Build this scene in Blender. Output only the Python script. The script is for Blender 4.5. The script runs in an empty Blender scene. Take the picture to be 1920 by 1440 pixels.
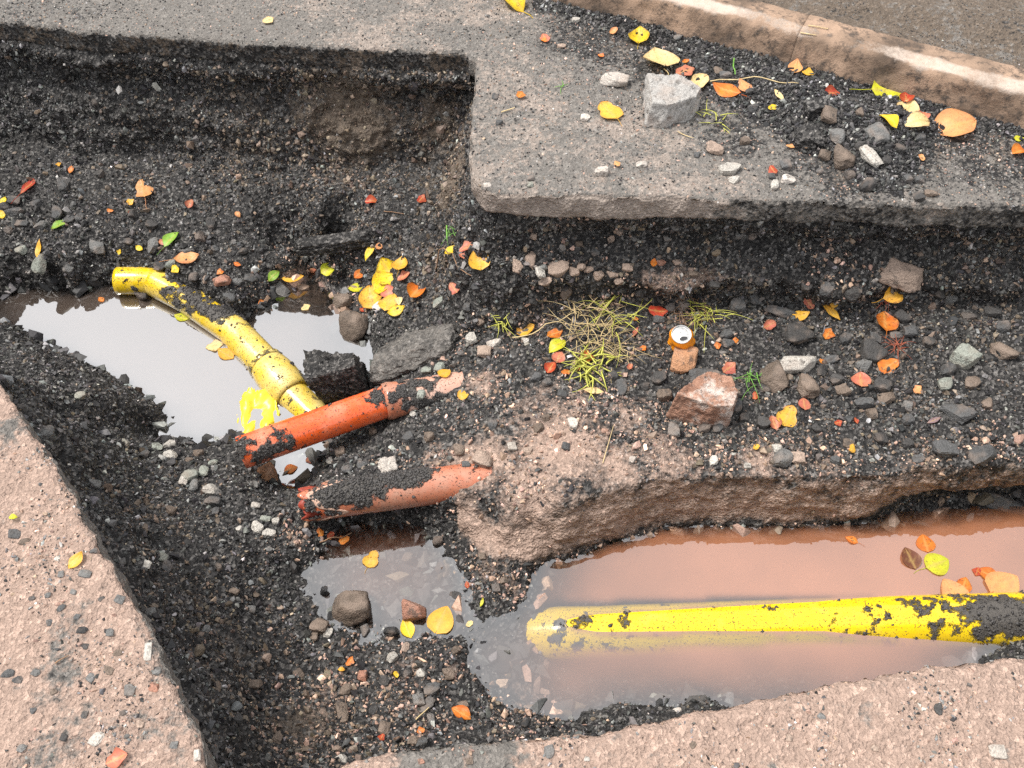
import bpy, bmesh, math, random
import numpy as np
from mathutils import Vector, Matrix, Euler, Quaternion
from mathutils.bvhtree import BVHTree

random.seed(7)
RNG = np.random.default_rng(11)
SC = bpy.context.scene
COL = SC.collection

# ------------------------------------------------------------------ camera, sky, sun, exposure
CAM_H, CAM_PITCH, CAM_HFOV = 1.65, 52.0, 60.0
cam_data = bpy.data.cameras.new('camera')
cam = bpy.data.objects.new('camera', cam_data)
COL.objects.link(cam)
cam.location = (0, 0, CAM_H)
cam.rotation_euler = (math.radians(90 - CAM_PITCH), 0, 0)
cam_data.sensor_fit = 'HORIZONTAL'
cam_data.sensor_width = 36
cam_data.angle = math.radians(CAM_HFOV)
cam_data.clip_start, cam_data.clip_end = 0.02, 200
SC.camera = cam

SUN_EL, SUN_AZ = 62.0, -78.0       # azimuth measured from +y towards +x
world = bpy.data.worlds.new('World')
SC.world = world
world.use_nodes = True
wn, wl = world.node_tree.nodes, world.node_tree.links
bg = wn['Background']
sky = wn.new('ShaderNodeTexSky')
sky.sky_type = 'NISHITA'
sky.sun_disc = False
sky.sun_elevation = math.radians(SUN_EL)
sky.sun_rotation = math.radians(SUN_AZ)
sky.dust_density = 4.0
hsv = wn.new('ShaderNodeHueSaturation')
hsv.inputs['Saturation'].default_value = 0.12      # thin even cloud: almost no blue left
wl.new(sky.outputs[0], hsv.inputs['Color'])
cloud = wn.new('ShaderNodeMix')                     # high even cloud veil over the whole sky
cloud.data_type = 'RGBA'
cloud.inputs[0].default_value = 0.65
cloud.inputs[7].default_value = (5.6, 5.65, 5.8, 1)
wl.new(hsv.outputs[0], cloud.inputs[6])
wl.new(cloud.outputs[2], bg.inputs['Color'])
bg.inputs['Strength'].default_value = 0.145

sun_data = bpy.data.lights.new('sun', 'SUN')
sun = bpy.data.objects.new('sun', sun_data)
COL.objects.link(sun)
sun_data.energy = 2.4
sun_data.angle = math.radians(14)
sun_data.color = (1.0, 0.95, 0.88)
e, a = math.radians(SUN_EL), math.radians(SUN_AZ)
to_sun = Vector((math.cos(e) * math.sin(a), math.cos(e) * math.cos(a), math.sin(e)))
sun.rotation_euler = to_sun.to_track_quat('Z', 'Y').to_euler()

SC.view_settings.view_transform = 'Standard'
SC.view_settings.look = 'None'
SC.view_settings.exposure = 0.76
SC.view_settings.gamma = 1.0
SC.cycles.use_denoising = False
SC.cycles.max_bounces = 5
SC.cycles.diffuse_bounces = 2
SC.cycles.glossy_bounces = 3
SC.cycles.caustics_reflective = False
SC.cycles.caustics_refractive = False
SC.cycles.adaptive_threshold = 0.02
SC.cycles.transparent_max_bounces = 12

# ------------------------------------------------------------------ survey helpers: photo point + level -> place
F_PX = 960 / math.tan(math.radians(CAM_HFOV / 2))
_p = math.radians(CAM_PITCH)
CF = np.array([0, math.cos(_p), -math.sin(_p)])
CU = np.array([0, math.sin(_p), math.cos(_p)])
CR = np.array([1.0, 0, 0])
CC = np.array([0, 0, CAM_H])


def ray(px, py):
    return CF * F_PX + CR * (px - 960) - CU * (py - 720)


def site(px, py, z):
    d = ray(px, py)
    return CC + d * ((z - CAM_H) / d[2])


WATER, WATER_L = -0.65, -0.685         # brown pool with its arm; grey pool

# ------------------------------------------------------------------ numpy noise
_G = RNG.normal(size=(256, 3)); _G /= np.linalg.norm(_G, axis=1)[:, None]
_PERM = RNG.permutation(256)
_V = RNG.random((256, 3))


def _h(ix, iy, iz, s):
    return _PERM[(_PERM[(_PERM[(ix + s) & 255] + iy) & 255] + iz) & 255]


def perlin(P, size, seed=0):
    Q = (np.asarray(P) / size).astype(np.float32)
    I = np.floor(Q).astype(np.int64); Fr = Q - I
    u = Fr * Fr * Fr * (Fr * (Fr * 6 - 15) + 10)
    G32 = _G.astype(np.float32)
    out = np.zeros(len(Q), np.float32)
    for dx in (0, 1):
        hx = _PERM[(I[:, 0] + dx + seed) & 255]; wx = u[:, 0] if dx else 1 - u[:, 0]
        for dy in (0, 1):
            hy = _PERM[(hx + I[:, 1] + dy) & 255]; wy = wx * (u[:, 1] if dy else 1 - u[:, 1])
            for dz in (0, 1):
                g = G32[_PERM[(hy + I[:, 2] + dz) & 255]]
                w = wy * (u[:, 2] if dz else 1 - u[:, 2])
                out += w * ((Fr[:, 0] - dx) * g[:, 0] + (Fr[:, 1] - dy) * g[:, 1] + (Fr[:, 2] - dz) * g[:, 2])
    return out * 1.5


def fbm(P, size, octaves=4, seed=0, gain=0.5):
    o, a_, t = 0, 1.0, 0
    for k in range(octaves):
        o = o + a_ * perlin(P, size / 2 ** k, seed + 17 * k); t += a_; a_ *= gain
    return o / t


def worley(P, size, seed=0):
    """distance to the nearest scattered point (jitter 0.5 about cell centres, so 8 cells are enough)"""
    Q = (np.asarray(P) / size - 0.5).astype(np.float32)
    I = np.floor(Q).astype(np.int64); Fr = Q - I
    f1 = np.full(len(Q), 9.0, np.float32); rid = np.zeros(len(Q), np.float32)
    J = ((_V - 0.5) * 0.75).astype(np.float32)
    for dx in (0, 1):
        for dy in (0, 1):
            for dz in (0, 1):
                hh = _h(I[:, 0] + dx, I[:, 1] + dy, I[:, 2] + dz, seed)
                j = J[hh]
                d = (j[:, 0] + dx - Fr[:, 0]) ** 2 + (j[:, 1] + dy - Fr[:, 1]) ** 2 + (j[:, 2] + dz - Fr[:, 2]) ** 2
                m = d < f1
                f1[m] = d[m]; rid[m] = hh[m] / 256
    return np.sqrt(f1), rid


def sstep(a_, b_, x):
    t = np.clip((x - a_) / (b_ - a_), 0, 1)
    return t * t * (3 - 2 * t)


def inside(poly, X, Y):
    poly = np.asarray(poly); r = np.zeros(X.shape, bool)
    n = len(poly)
    for i in range(n):
        x0, y0 = poly[i]; x1, y1 = poly[(i + 1) % n]
        c = (y0 > Y) != (y1 > Y)
        with np.errstate(divide='ignore', invalid='ignore'):
            r ^= c & (X < (x1 - x0) * (Y - y0) / (y1 - y0 + 1e-12) + x0)
    return r


def dist_poly(poly, X, Y):
    poly = np.asarray(poly); d = np.full(X.shape, 1e9)
    n = len(poly)
    for i in range(n):
        p0 = poly[i]; e_ = poly[(i + 1) % n] - p0
        t = np.clip(((X - p0[0]) * e_[0] + (Y - p0[1]) * e_[1]) / (e_ @ e_ + 1e-12), 0, 1)
        d = np.minimum(d, np.hypot(X - p0[0] - t * e_[0], Y - p0[1] - t * e_[1]))
    return d


# ------------------------------------------------------------------ object helpers
def tag(o, label=None, cat=None, group=None, kind=None):
    if label: o['label'] = label
    if cat: o['category'] = cat
    if group: o['group'] = group
    if kind: o['kind'] = kind
    return o


def link(name, me, mat=None, parent=None):
    o = bpy.data.objects.new(name, me)
    COL.objects.link(o)
    if mat is not None and me is not None and len(me.materials) == 0:
        me.materials.append(mat)
    if parent is not None: o.parent = parent
    return o


def mesh_np(name, V, Fc, smooth=True):
    me = bpy.data.meshes.new(name)
    if isinstance(Fc, np.ndarray):
        k = Fc.shape[1]
        me.vertices.add(len(V)); me.vertices.foreach_set('co', np.asarray(V, np.float32).ravel())
        me.loops.add(Fc.size); me.loops.foreach_set('vertex_index', Fc.ravel().astype(np.int32))
        me.polygons.add(len(Fc)); me.polygons.foreach_set('loop_start', np.arange(0, Fc.size, k, dtype=np.int32))
        me.update(calc_edges=True)
    else:
        me.from_pydata([tuple(v) for v in V], [], [tuple(int(i) for i in f) for f in Fc])
    if smooth: me.polygons.foreach_set('use_smooth', np.ones(len(me.polygons), bool))
    me.update()
    return me


def quads_of(me):
    f = np.empty(len(me.loops), np.int32); me.loops.foreach_get('vertex_index', f)
    return f.reshape(-1, 4)


def empty(name, loc=(0, 0, 0)):
    o = bpy.data.objects.new(name, None)
    o.empty_display_size = 0.05
    COL.objects.link(o); o.location = loc
    return o


def get_v(me):
    a_ = np.empty(len(me.vertices) * 3); me.vertices.foreach_get('co', a_); return a_.reshape(-1, 3)


def get_n(me):
    a_ = np.empty(len(me.vertices) * 3); me.vertex_normals.foreach_get('vector', a_); return a_.reshape(-1, 3)


def set_v(me, V):
    me.vertices.foreach_set('co', V.ravel()); me.update()


def set_attr(me, name, vals):
    at = me.attributes.new(name, 'FLOAT', 'POINT')
    at.data.foreach_set('value', np.asarray(vals, np.float32))


def remeshed(me, voxel):
    o = bpy.data.objects.new('tmp', me); COL.objects.link(o)
    m = o.modifiers.new('r', 'REMESH'); m.mode = 'VOXEL'; m.voxel_size = voxel; m.adaptivity = 0
    dg = bpy.context.evaluated_depsgraph_get(); dg.update()
    r = bpy.data.meshes.new_from_object(o.evaluated_get(dg))
    bpy.data.objects.remove(o); bpy.data.meshes.remove(me)
    r.polygons.foreach_set('use_smooth', np.ones(len(r.polygons), bool))
    return r


def prune(me, keep_vert):
    """drop the faces that touch a vertex which is not kept"""
    V, Q = get_v(me), quads_of(me)
    Q = Q[keep_vert[Q].all(1)]
    used = np.zeros(len(V), bool); used[Q] = True
    idx = np.cumsum(used) - 1
    name = me.name; bpy.data.meshes.remove(me)
    return mesh_np(name, V[used], idx[Q])


def prism(poly, z0, z1):
    bm = bmesh.new()
    b = [bm.verts.new((x, y, z0)) for x, y in poly]
    t = [bm.verts.new((x, y, z1)) for x, y in poly]
    n = len(poly)
    bm.faces.new(b); bm.faces.new(t)
    for i in range(n):
        j = (i + 1) % n
        bm.faces.new((b[i], b[j], t[j], t[i]))
    bmesh.ops.triangulate(bm, faces=[f for f in bm.faces if len(f.verts) > 4])
    bmesh.ops.recalc_face_normals(bm, faces=bm.faces)
    me = bpy.data.meshes.new('prism'); bm.to_mesh(me); bm.free()
    return me


# ------------------------------------------------------------------ materials
def new_mat(name):
    m = bpy.data.materials.new(name); m.use_nodes = True
    return m, m.node_tree.nodes, m.node_tree.links, m.node_tree.nodes['Principled BSDF']


def N(nodes, t, **kw):
    n = nodes.new(t)
    for k, v in kw.items():
        if k in n.inputs: n.inputs[k].default_value = v
        else: setattr(n, k, v)
    return n


def noise_n(nodes, links, vec, scale, detail=4, rough=0.6):
    n = N(nodes, 'ShaderNodeTexNoise'); n.inputs['Scale'].default_value = scale
    n.inputs['Detail'].default_value = detail; n.inputs['Roughness'].default_value = rough
    links.new(vec, n.inputs['Vector']); return n.outputs['Fac']


def math_n(nodes, links, op, a_, b_=None, c_=None, clamp=False):
    n = nodes.new('ShaderNodeMath'); n.operation = op; n.use_clamp = clamp
    for i, v in enumerate((a_, b_, c_)):
        if v is None: continue
        if isinstance(v, (int, float)): n.inputs[i].default_value = v
        else: links.new(v, n.inputs[i])
    return n.outputs[0]


def mix_c(nodes, links, fac, a_, b_, mode='MIX'):
    n = nodes.new('ShaderNodeMix'); n.data_type = 'RGBA'; n.blend_type = mode
    if isinstance(fac, (int, float)): n.inputs[0].default_value = fac
    else: links.new(fac, n.inputs[0])
    for i, v in ((6, a_), (7, b_)):
        if isinstance(v, tuple): n.inputs[i].default_value = (*v[:3], 1)
        else: links.new(v, n.inputs[i])
    return n.outputs[2]


def ramp_n(nodes, links, fac, lo, hi):
    n = nodes.new('ShaderNodeMapRange'); n.clamp = True
    n.inputs[1].default_value = lo; n.inputs[2].default_value = hi
    links.new(fac, n.inputs[0]); return n.outputs[0]


def bump_n(nodes, links, h, strength, dist, prev=None):
    n = nodes.new('ShaderNodeBump'); n.inputs['Strength'].default_value = strength
    n.inputs['Distance'].default_value = dist
    links.new(h, n.inputs['Height'])
    if prev is not None: links.new(prev, n.inputs['Normal'])
    return n.outputs[0]


C_BLACK = (0.030, 0.029, 0.030)
C_BROWN = (0.105, 0.078, 0.056)
C_TAN = (0.47, 0.315, 0.245)
C_DUST = (0.20, 0.185, 0.165)


def soil_material(name, rough=0.72, relief=1.0, soft=1.0, tan_a=(0.57, 0.415, 0.335), tan_b=(0.29, 0.20, 0.155)):
    m, n, l, b = new_mat(name)
    pos = N(n, 'ShaderNodeNewGeometry').outputs['Position']
    at = {}
    for k in ('tan', 'brown', 'dust'):
        q = N(n, 'ShaderNodeAttribute'); q.attribute_name = k; at[k] = q.outputs['Fac']
    n1 = noise_n(n, l, pos, 9, 3, 0.65)
    n2 = noise_n(n, l, pos, 55, 3, 0.7)
    n3 = noise_n(n, l, pos, 260, 1, 0.6)
    blotch = math_n(n, l, 'ADD', math_n(n, l, 'MULTIPLY', n1, 0.45), math_n(n, l, 'MULTIPLY', n2, 0.55))
    v = N(n, 'ShaderNodeTexVoronoi'); v.inputs['Scale'].default_value = 130; l.new(pos, v.inputs['Vector'])
    vs = N(n, 'ShaderNodeSeparateColor'); l.new(v.outputs['Color'], vs.inputs[0])
    grit = ramp_n(n, l, math_n(n, l, 'MULTIPLY', vs.outputs[0], vs.outputs[1]), 0.1, 0.9)      # each grain of grit its own tone
    c = mix_c(n, l, grit, (0.021, 0.020, 0.020), (0.17, 0.16, 0.15))
    grit_c = mix_c(n, l, grit, (0.72, 0.72, 0.72), (1.2, 1.2, 1.2))
    soft_k = soft

    def cover(c, att, col, col2, soft=0.16):
        t = math_n(n, l, 'SUBTRACT', 1.0, at[att])
        t2 = math_n(n, l, 'SUBTRACT', blotch, math_n(n, l, 'MULTIPLY_ADD', t, 0.62, 0.2))
        f = ramp_n(n, l, t2, 0.0, soft * soft_k)
        cc = mix_c(n, l, n3, col, col2)
        return mix_c(n, l, f, c, cc)
    c = cover(c, 'brown', (0.20, 0.155, 0.118), (0.085, 0.066, 0.05))
    c = cover(c, 'dust', (0.27, 0.245, 0.22), (0.11, 0.105, 0.098), 0.2)
    c = cover(c, 'tan', tan_a, tan_b, 0.2)
    c = mix_c(n, l, 1.0, c, grit_c, 'MULTIPLY')
    l.new(c, b.inputs['Base Color'])
    b.inputs['Roughness'].default_value = rough
    b.inputs['Specular IOR Level'].default_value = 0.35
    hgt = math_n(n, l, 'ADD', math_n(n, l, 'MULTIPLY', v.outputs['Distance'], 0.5), math_n(n, l, 'ADD', n2, math_n(n, l, 'MULTIPLY', n3, 0.35)))
    nb = bump_n(n, l, hgt, 0.8 * relief, 0.010)
    l.new(nb, b.inputs['Normal'])
    return m


def obj_colour_material(name, rough=0.75, instancer=False, spec=0.35):
    m, n, l, b = new_mat(name)
    tc = N(n, 'ShaderNodeNewGeometry').outputs['Position']
    if instancer:
        q = N(n, 'ShaderNodeAttribute'); q.attribute_type = 'INSTANCER'; q.attribute_name = 'col'; c = q.outputs['Color']
    else:
        c = N(n, 'ShaderNodeObjectInfo').outputs['Color']
    a1 = noise_n(n, l, tc, 40, 3, 0.7); a2 = noise_n(n, l, tc, 220, 1, 0.6)
    f = math_n(n, l, 'ADD', math_n(n, l, 'MULTIPLY', a1, 1.1), math_n(n, l, 'MULTIPLY_ADD', a2, 1.1, -0.1))
    g = N(n, 'ShaderNodeCombineColor')
    for i in range(3): l.new(f, g.inputs[i])
    col = mix_c(n, l, 1.0, c, g.outputs[0], 'MULTIPLY')
    if not instancer:
        # mud smears that sit in the hollows of the stone's own relief
        col = mix_c(n, l, math_n(n, l, 'MULTIPLY', ramp_n(n, l, a1, 0.54, 0.66), 0.75), col, (0.06, 0.052, 0.046))
        col = mix_c(n, l, math_n(n, l, 'MULTIPLY', ramp_n(n, l, noise_n(n, l, tc, 16, 2, 0.6), 0.5, 0.68), 0.4), col, (0.33, 0.25, 0.20))
    l.new(col, b.inputs['Base Color'])
    b.inputs['Roughness'].default_value = rough
    b.inputs['Specular IOR Level'].default_value = spec
    if not instancer:
        l.new(bump_n(n, l, f, 0.6, 0.006), b.inputs['Normal'])
    return m


def pipe_material(name, col, silt, dirt_lo, dirt_hi, silt_lo=0.6, silt_hi=0.9):
    m, n, l, b = new_mat(name)
    pos = N(n, 'ShaderNodeNewGeometry').outputs['Position']
    n1 = noise_n(n, l, pos, 14, 6, 0.7); n2 = noise_n(n, l, pos, 70, 5, 0.75); n3 = noise_n(n, l, pos, 6, 3, 0.5)
    st = N(n, 'ShaderNodeMapping'); st.inputs['Scale'].default_value = (6, 90, 90); l.new(pos, st.inputs['Vector'])
    n4 = noise_n(n, l, st.outputs[0], 1, 4, 0.7)
    c = mix_c(n, l, ramp_n(n, l, n4, 0.45, 0.8), col, tuple(0.72 * x for x in col))
    fs = ramp_n(n, l, math_n(n, l, 'ADD', math_n(n, l, 'MULTIPLY', n3, 0.6), math_n(n, l, 'MULTIPLY', n1, 0.6)), silt_lo, silt_hi)
    c = mix_c(n, l, fs, c, silt)
    film = ramp_n(n, l, noise_n(n, l, pos, 26, 4, 0.75), 0.48, 0.72)
    c = mix_c(n, l, math_n(n, l, 'MULTIPLY', film, 0.35), c, tuple(0.6 * x + 0.4 * y for x, y in zip(col, silt)))
    speck = ramp_n(n, l, noise_n(n, l, pos, 200, 2, 0.6), 0.63, 0.66)
    at = N(n, 'ShaderNodeAttribute'); at.attribute_name = 'dirt'
    fd = ramp_n(n, l, math_n(n, l, 'ADD', at.outputs['Fac'], math_n(n, l, 'MULTIPLY', math_n(n, l, 'SUBTRACT', n2, 0.5), 0.8)), -0.01, 0.09)
    fd = math_n(n, l, 'MAXIMUM', fd, math_n(n, l, 'MULTIPLY', speck, 0.85))
    c = mix_c(n, l, fd, c, mix_c(n, l, n2, (0.02, 0.019, 0.018), (0.13, 0.115, 0.10)))
    l.new(c, b.inputs['Base Color'])
    r = math_n(n, l, 'MULTIPLY_ADD', fd, 0.5, 0.2); r = math_n(n, l, 'MAXIMUM', r, math_n(n, l, 'MULTIPLY', fs, 0.75))
    l.new(r, b.inputs['Roughness'])
    b.inputs['Coat Weight'].default_value = 0.35; b.inputs['Coat Roughness'].default_value = 0.12
    nb = bump_n(n, l, math_n(n, l, 'MULTIPLY', fd, math_n(n, l, 'ADD', n2, 0.5)), 1.0, 0.005); nb = bump_n(n, l, n2, 0.15, 0.002, nb)
    l.new(nb, b.inputs['Normal'])
    return m


def plain(name, col, rough=0.6, metal=0.0, var=0.3, scale=60):
    m, n, l, b = new_mat(name)
    pos = N(n, 'ShaderNodeNewGeometry').outputs['Position']
    f = noise_n(n, l, pos, scale, 4, 0.65)
    l.new(mix_c(n, l, ramp_n(n, l, f, 0.3, 0.7), tuple(x * (1 - var) for x in col), tuple(min(1, x * (1 + var)) for x in col)), b.inputs['Base Color'])
    b.inputs['Roughness'].default_value = rough; b.inputs['Metallic'].default_value = metal
    l.new(bump_n(n, l, f, 0.3, 0.002), b.inputs['Normal'])
    return m


def leaf_material():
    m, n, l, b = new_mat('fallen_leaf')
    c = N(n, 'ShaderNodeObjectInfo').outputs['Color']
    pos = N(n, 'ShaderNodeNewGeometry').outputs['Position']
    q = N(n, 'ShaderNodeAttribute'); q.attribute_name = 'vein'
    q2 = N(n, 'ShaderNodeAttribute'); q2.attribute_name = 'rim'
    a1 = noise_n(n, l, pos, 60, 4, 0.6); a2 = noise_n(n, l, pos, 170, 3, 0.6); a3 = noise_n(n, l, pos, 25, 2, 0.5)
    rnd = N(n, 'ShaderNodeObjectInfo').outputs['Random']
    hs = N(n, 'ShaderNodeHueSaturation'); l.new(c, hs.inputs['Color'])
    l.new(math_n(n, l, 'MULTIPLY_ADD', a3, 0.05, 0.475), hs.inputs['Hue'])
    l.new(math_n(n, l, 'MULTIPLY_ADD', a1, 0.7, 0.65), hs.inputs['Value'])
    col = mix_c(n, l, math_n(n, l, 'MULTIPLY', q.outputs['Fac'], 0.5), hs.outputs[0], (0.62, 0.42, 0.14))
    brown = math_n(n, l, 'ADD', ramp_n(n, l, a2, 0.58, 0.68), math_n(n, l, 'MULTIPLY', q2.outputs['Fac'], ramp_n(n, l, a1, 0.42, 0.6)), clamp=True)
    brown = math_n(n, l, 'MULTIPLY', brown, math_n(n, l, 'MULTIPLY_ADD', rnd, 0.75, 0.2))
    col = mix_c(n, l, brown, col, (0.16, 0.06, 0.022))
    mud = ramp_n(n, l, noise_n(n, l, pos, 95, 3, 0.7), 0.6, 0.68)
    col = mix_c(n, l, math_n(n, l, 'MULTIPLY', mud, math_n(n, l, 'FRACT', math_n(n, l, 'MULTIPLY', rnd, 7.3))), col, (0.05, 0.045, 0.04))
    l.new(col, b.inputs['Base Color'])
    b.inputs['Roughness'].default_value = 0.45
    b.inputs['Specular IOR Level'].default_value = 0.4
    nb = bump_n(n, l, q.outputs['Fac'], 0.5, 0.001); nb = bump_n(n, l, a2, 0.3, 0.001, nb)
    l.new(nb, b.inputs['Normal'])
    tr = N(n, 'ShaderNodeBsdfTranslucent'); l.new(col, tr.inputs['Color'])
    mx = N(n, 'ShaderNodeMixShader'); mx.inputs[0].default_value = 0.2
    l.new(b.outputs[0], mx.inputs[1]); l.new(tr.outputs[0], mx.inputs[2])
    l.new(mx.outputs[0], n['Material Output'].inputs['Surface'])
    return m


def water_material(name, turbid, k, refl):
    """muddy water: what lies below shows through until the suspended clay hides it (depth along the water column)"""
    m, n, l, b = new_mat(name)
    n.remove(b)
    q = N(n, 'ShaderNodeAttribute'); q.attribute_name = 'depth'
    pos = N(n, 'ShaderNodeNewGeometry').outputs['Position']
    cl = noise_n(n, l, pos, 2.2, 4, 0.55)
    kk = math_n(n, l, 'MULTIPLY_ADD', cl, k * 0.9, k * 0.55)
    od = math_n(n, l, 'POWER', math_n(n, l, 'MULTIPLY', q.outputs['Fac'], kk), 1.5)
    ex = math_n(n, l, 'EXPONENT', math_n(n, l, 'MULTIPLY', od, -1.0))
    clear = N(n, 'ShaderNodeBsdfTransparent'); clear.inputs[0].default_value = (0.985, 0.97, 0.95, 1)
    dif = N(n, 'ShaderNodeBsdfDiffuse')
    l.new(mix_c(n, l, cl, tuple(0.72 * x for x in turbid), tuple(1.25 * x for x in turbid)), dif.inputs[0])
    body = N(n, 'ShaderNodeMixShader'); l.new(ex, body.inputs[0]); l.new(dif.outputs[0], body.inputs[1]); l.new(clear.outputs[0], body.inputs[2])
    gl = N(n, 'ShaderNodeBsdfGlossy'); gl.inputs['Roughness'].default_value = 0.015
    rip = noise_n(n, l, pos, 5, 3, 0.5)
    nb = bump_n(n, l, rip, 0.02, 0.02); l.new(nb, gl.inputs['Normal'])
    fr = N(n, 'ShaderNodeFresnel'); fr.inputs[0].default_value = 1.33
    f = math_n(n, l, 'ADD', fr.outputs[0], refl, clamp=True)
    mx = N(n, 'ShaderNodeMixShader'); l.new(f, mx.inputs[0]); l.new(body.outputs[0], mx.inputs[1]); l.new(gl.outputs[0], mx.inputs[2])
    l.new(mx.outputs[0], n['Material Output'].inputs['Surface'])
    return m


M_SOIL = soil_material('trench_soil')
M_ROAD = soil_material('road_crust', 0.82, 0.9, 0.5, (0.43, 0.36, 0.31), (0.22, 0.182, 0.156))
M_ROAD_TAN = soil_material('road_crust_tan', 0.85, 1.1, 0.6, (0.54, 0.395, 0.32), (0.29, 0.20, 0.158))
M_STONE = obj_colour_material('loose_stone')
M_GRAVEL = obj_colour_material('gravel_grain', 0.62, True, 0.45)
M_LEAF = leaf_material()
M_ORANGE = pipe_material('orange_plastic', (0.80, 0.115, 0.02), (0.66, 0.36, 0.25), 0.60, 0.63, 0.58, 0.95)
M_ORANGE_MUDDY = pipe_material('orange_plastic_muddy', (0.55, 0.12, 0.04), (0.42, 0.23, 0.16), 0.53, 0.57, 0.45, 0.75)
M_ORANGE_SILT = pipe_material('orange_plastic_silted', (0.6, 0.22, 0.12), (0.58, 0.38, 0.30), 0.58, 0.62, 0.35, 0.65)
M_YELLOW = pipe_material('yellow_plastic', (0.82, 0.55, 0.012), (0.74, 0.64, 0.36), 0.60, 0.63, 0.52, 0.9)
M_YELLOW_WET = pipe_material('yellow_plastic_wet', (0.90, 0.62, 0.015), (0.62, 0.42, 0.14), 0.585, 0.62, 0.6, 0.95)
M_INNER = plain('pipe_inside_red', (0.30, 0.05, 0.03), 0.5)
M_BROKEN = plain('broken_plastic_edge', (0.55, 0.36, 0.27), 0.7)

# ------------------------------------------------------------------ outlines of the cut road surface (level z = 0)
X0, X1, Y0, Y1 = -2.35, 2.35, 0.02, 3.45
SLAB_T = 0.078


def pts(lst, z=0.0):
    return [tuple(site(x, y, z)[:2]) for x, y in lst]


far_edge = pts([(-160, 22), (0, 39), (60, 46), (150, 60), (240, 64), (330, 70), (450, 80), (560, 84), (690, 92), (800, 96), (868, 98),
                (893, 112), (888, 160), (882, 210), (879, 260), (880, 310), (886, 338), (902, 356), (935, 365), (1000, 367), (1200, 371), (1500, 379), (1700, 384), (1920, 389)])
POLY_FAR = [(X0, far_edge[0][1] + 0.12)] + far_edge + [(X1, far_edge[-1][1] - 0.02), (X1, Y1), (X0, Y1)]
left_edge = pts([(-80, 600), (0, 715), (60, 800), (100, 862), (140, 930), (200, 1040), (235, 1100), (270, 1160), (300, 1225), (330, 1285), (370, 1370), (400, 1440), (430, 1530), (460, 1620)])
POLY_LEFT = [(X0, left_edge[0][1] + 0.35)] + left_edge + [(left_edge[-1][0] + 0.02, Y0), (X0, Y0)]
near_edge = pts([(480, 1640), (520, 1480), (640, 1436), (700, 1420), (760, 1405), (860, 1393), (960, 1384), (1080, 1375), (1200, 1356), (1300, 1335), (1400, 1312), (1500, 1292), (1600, 1274), (1750, 1246), (1920, 1230)])
POLY_NEAR = [(near_edge[0][0], Y0)] + near_edge + [(X1, near_edge[-1][1] + 0.03), (X1, Y0)]

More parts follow.
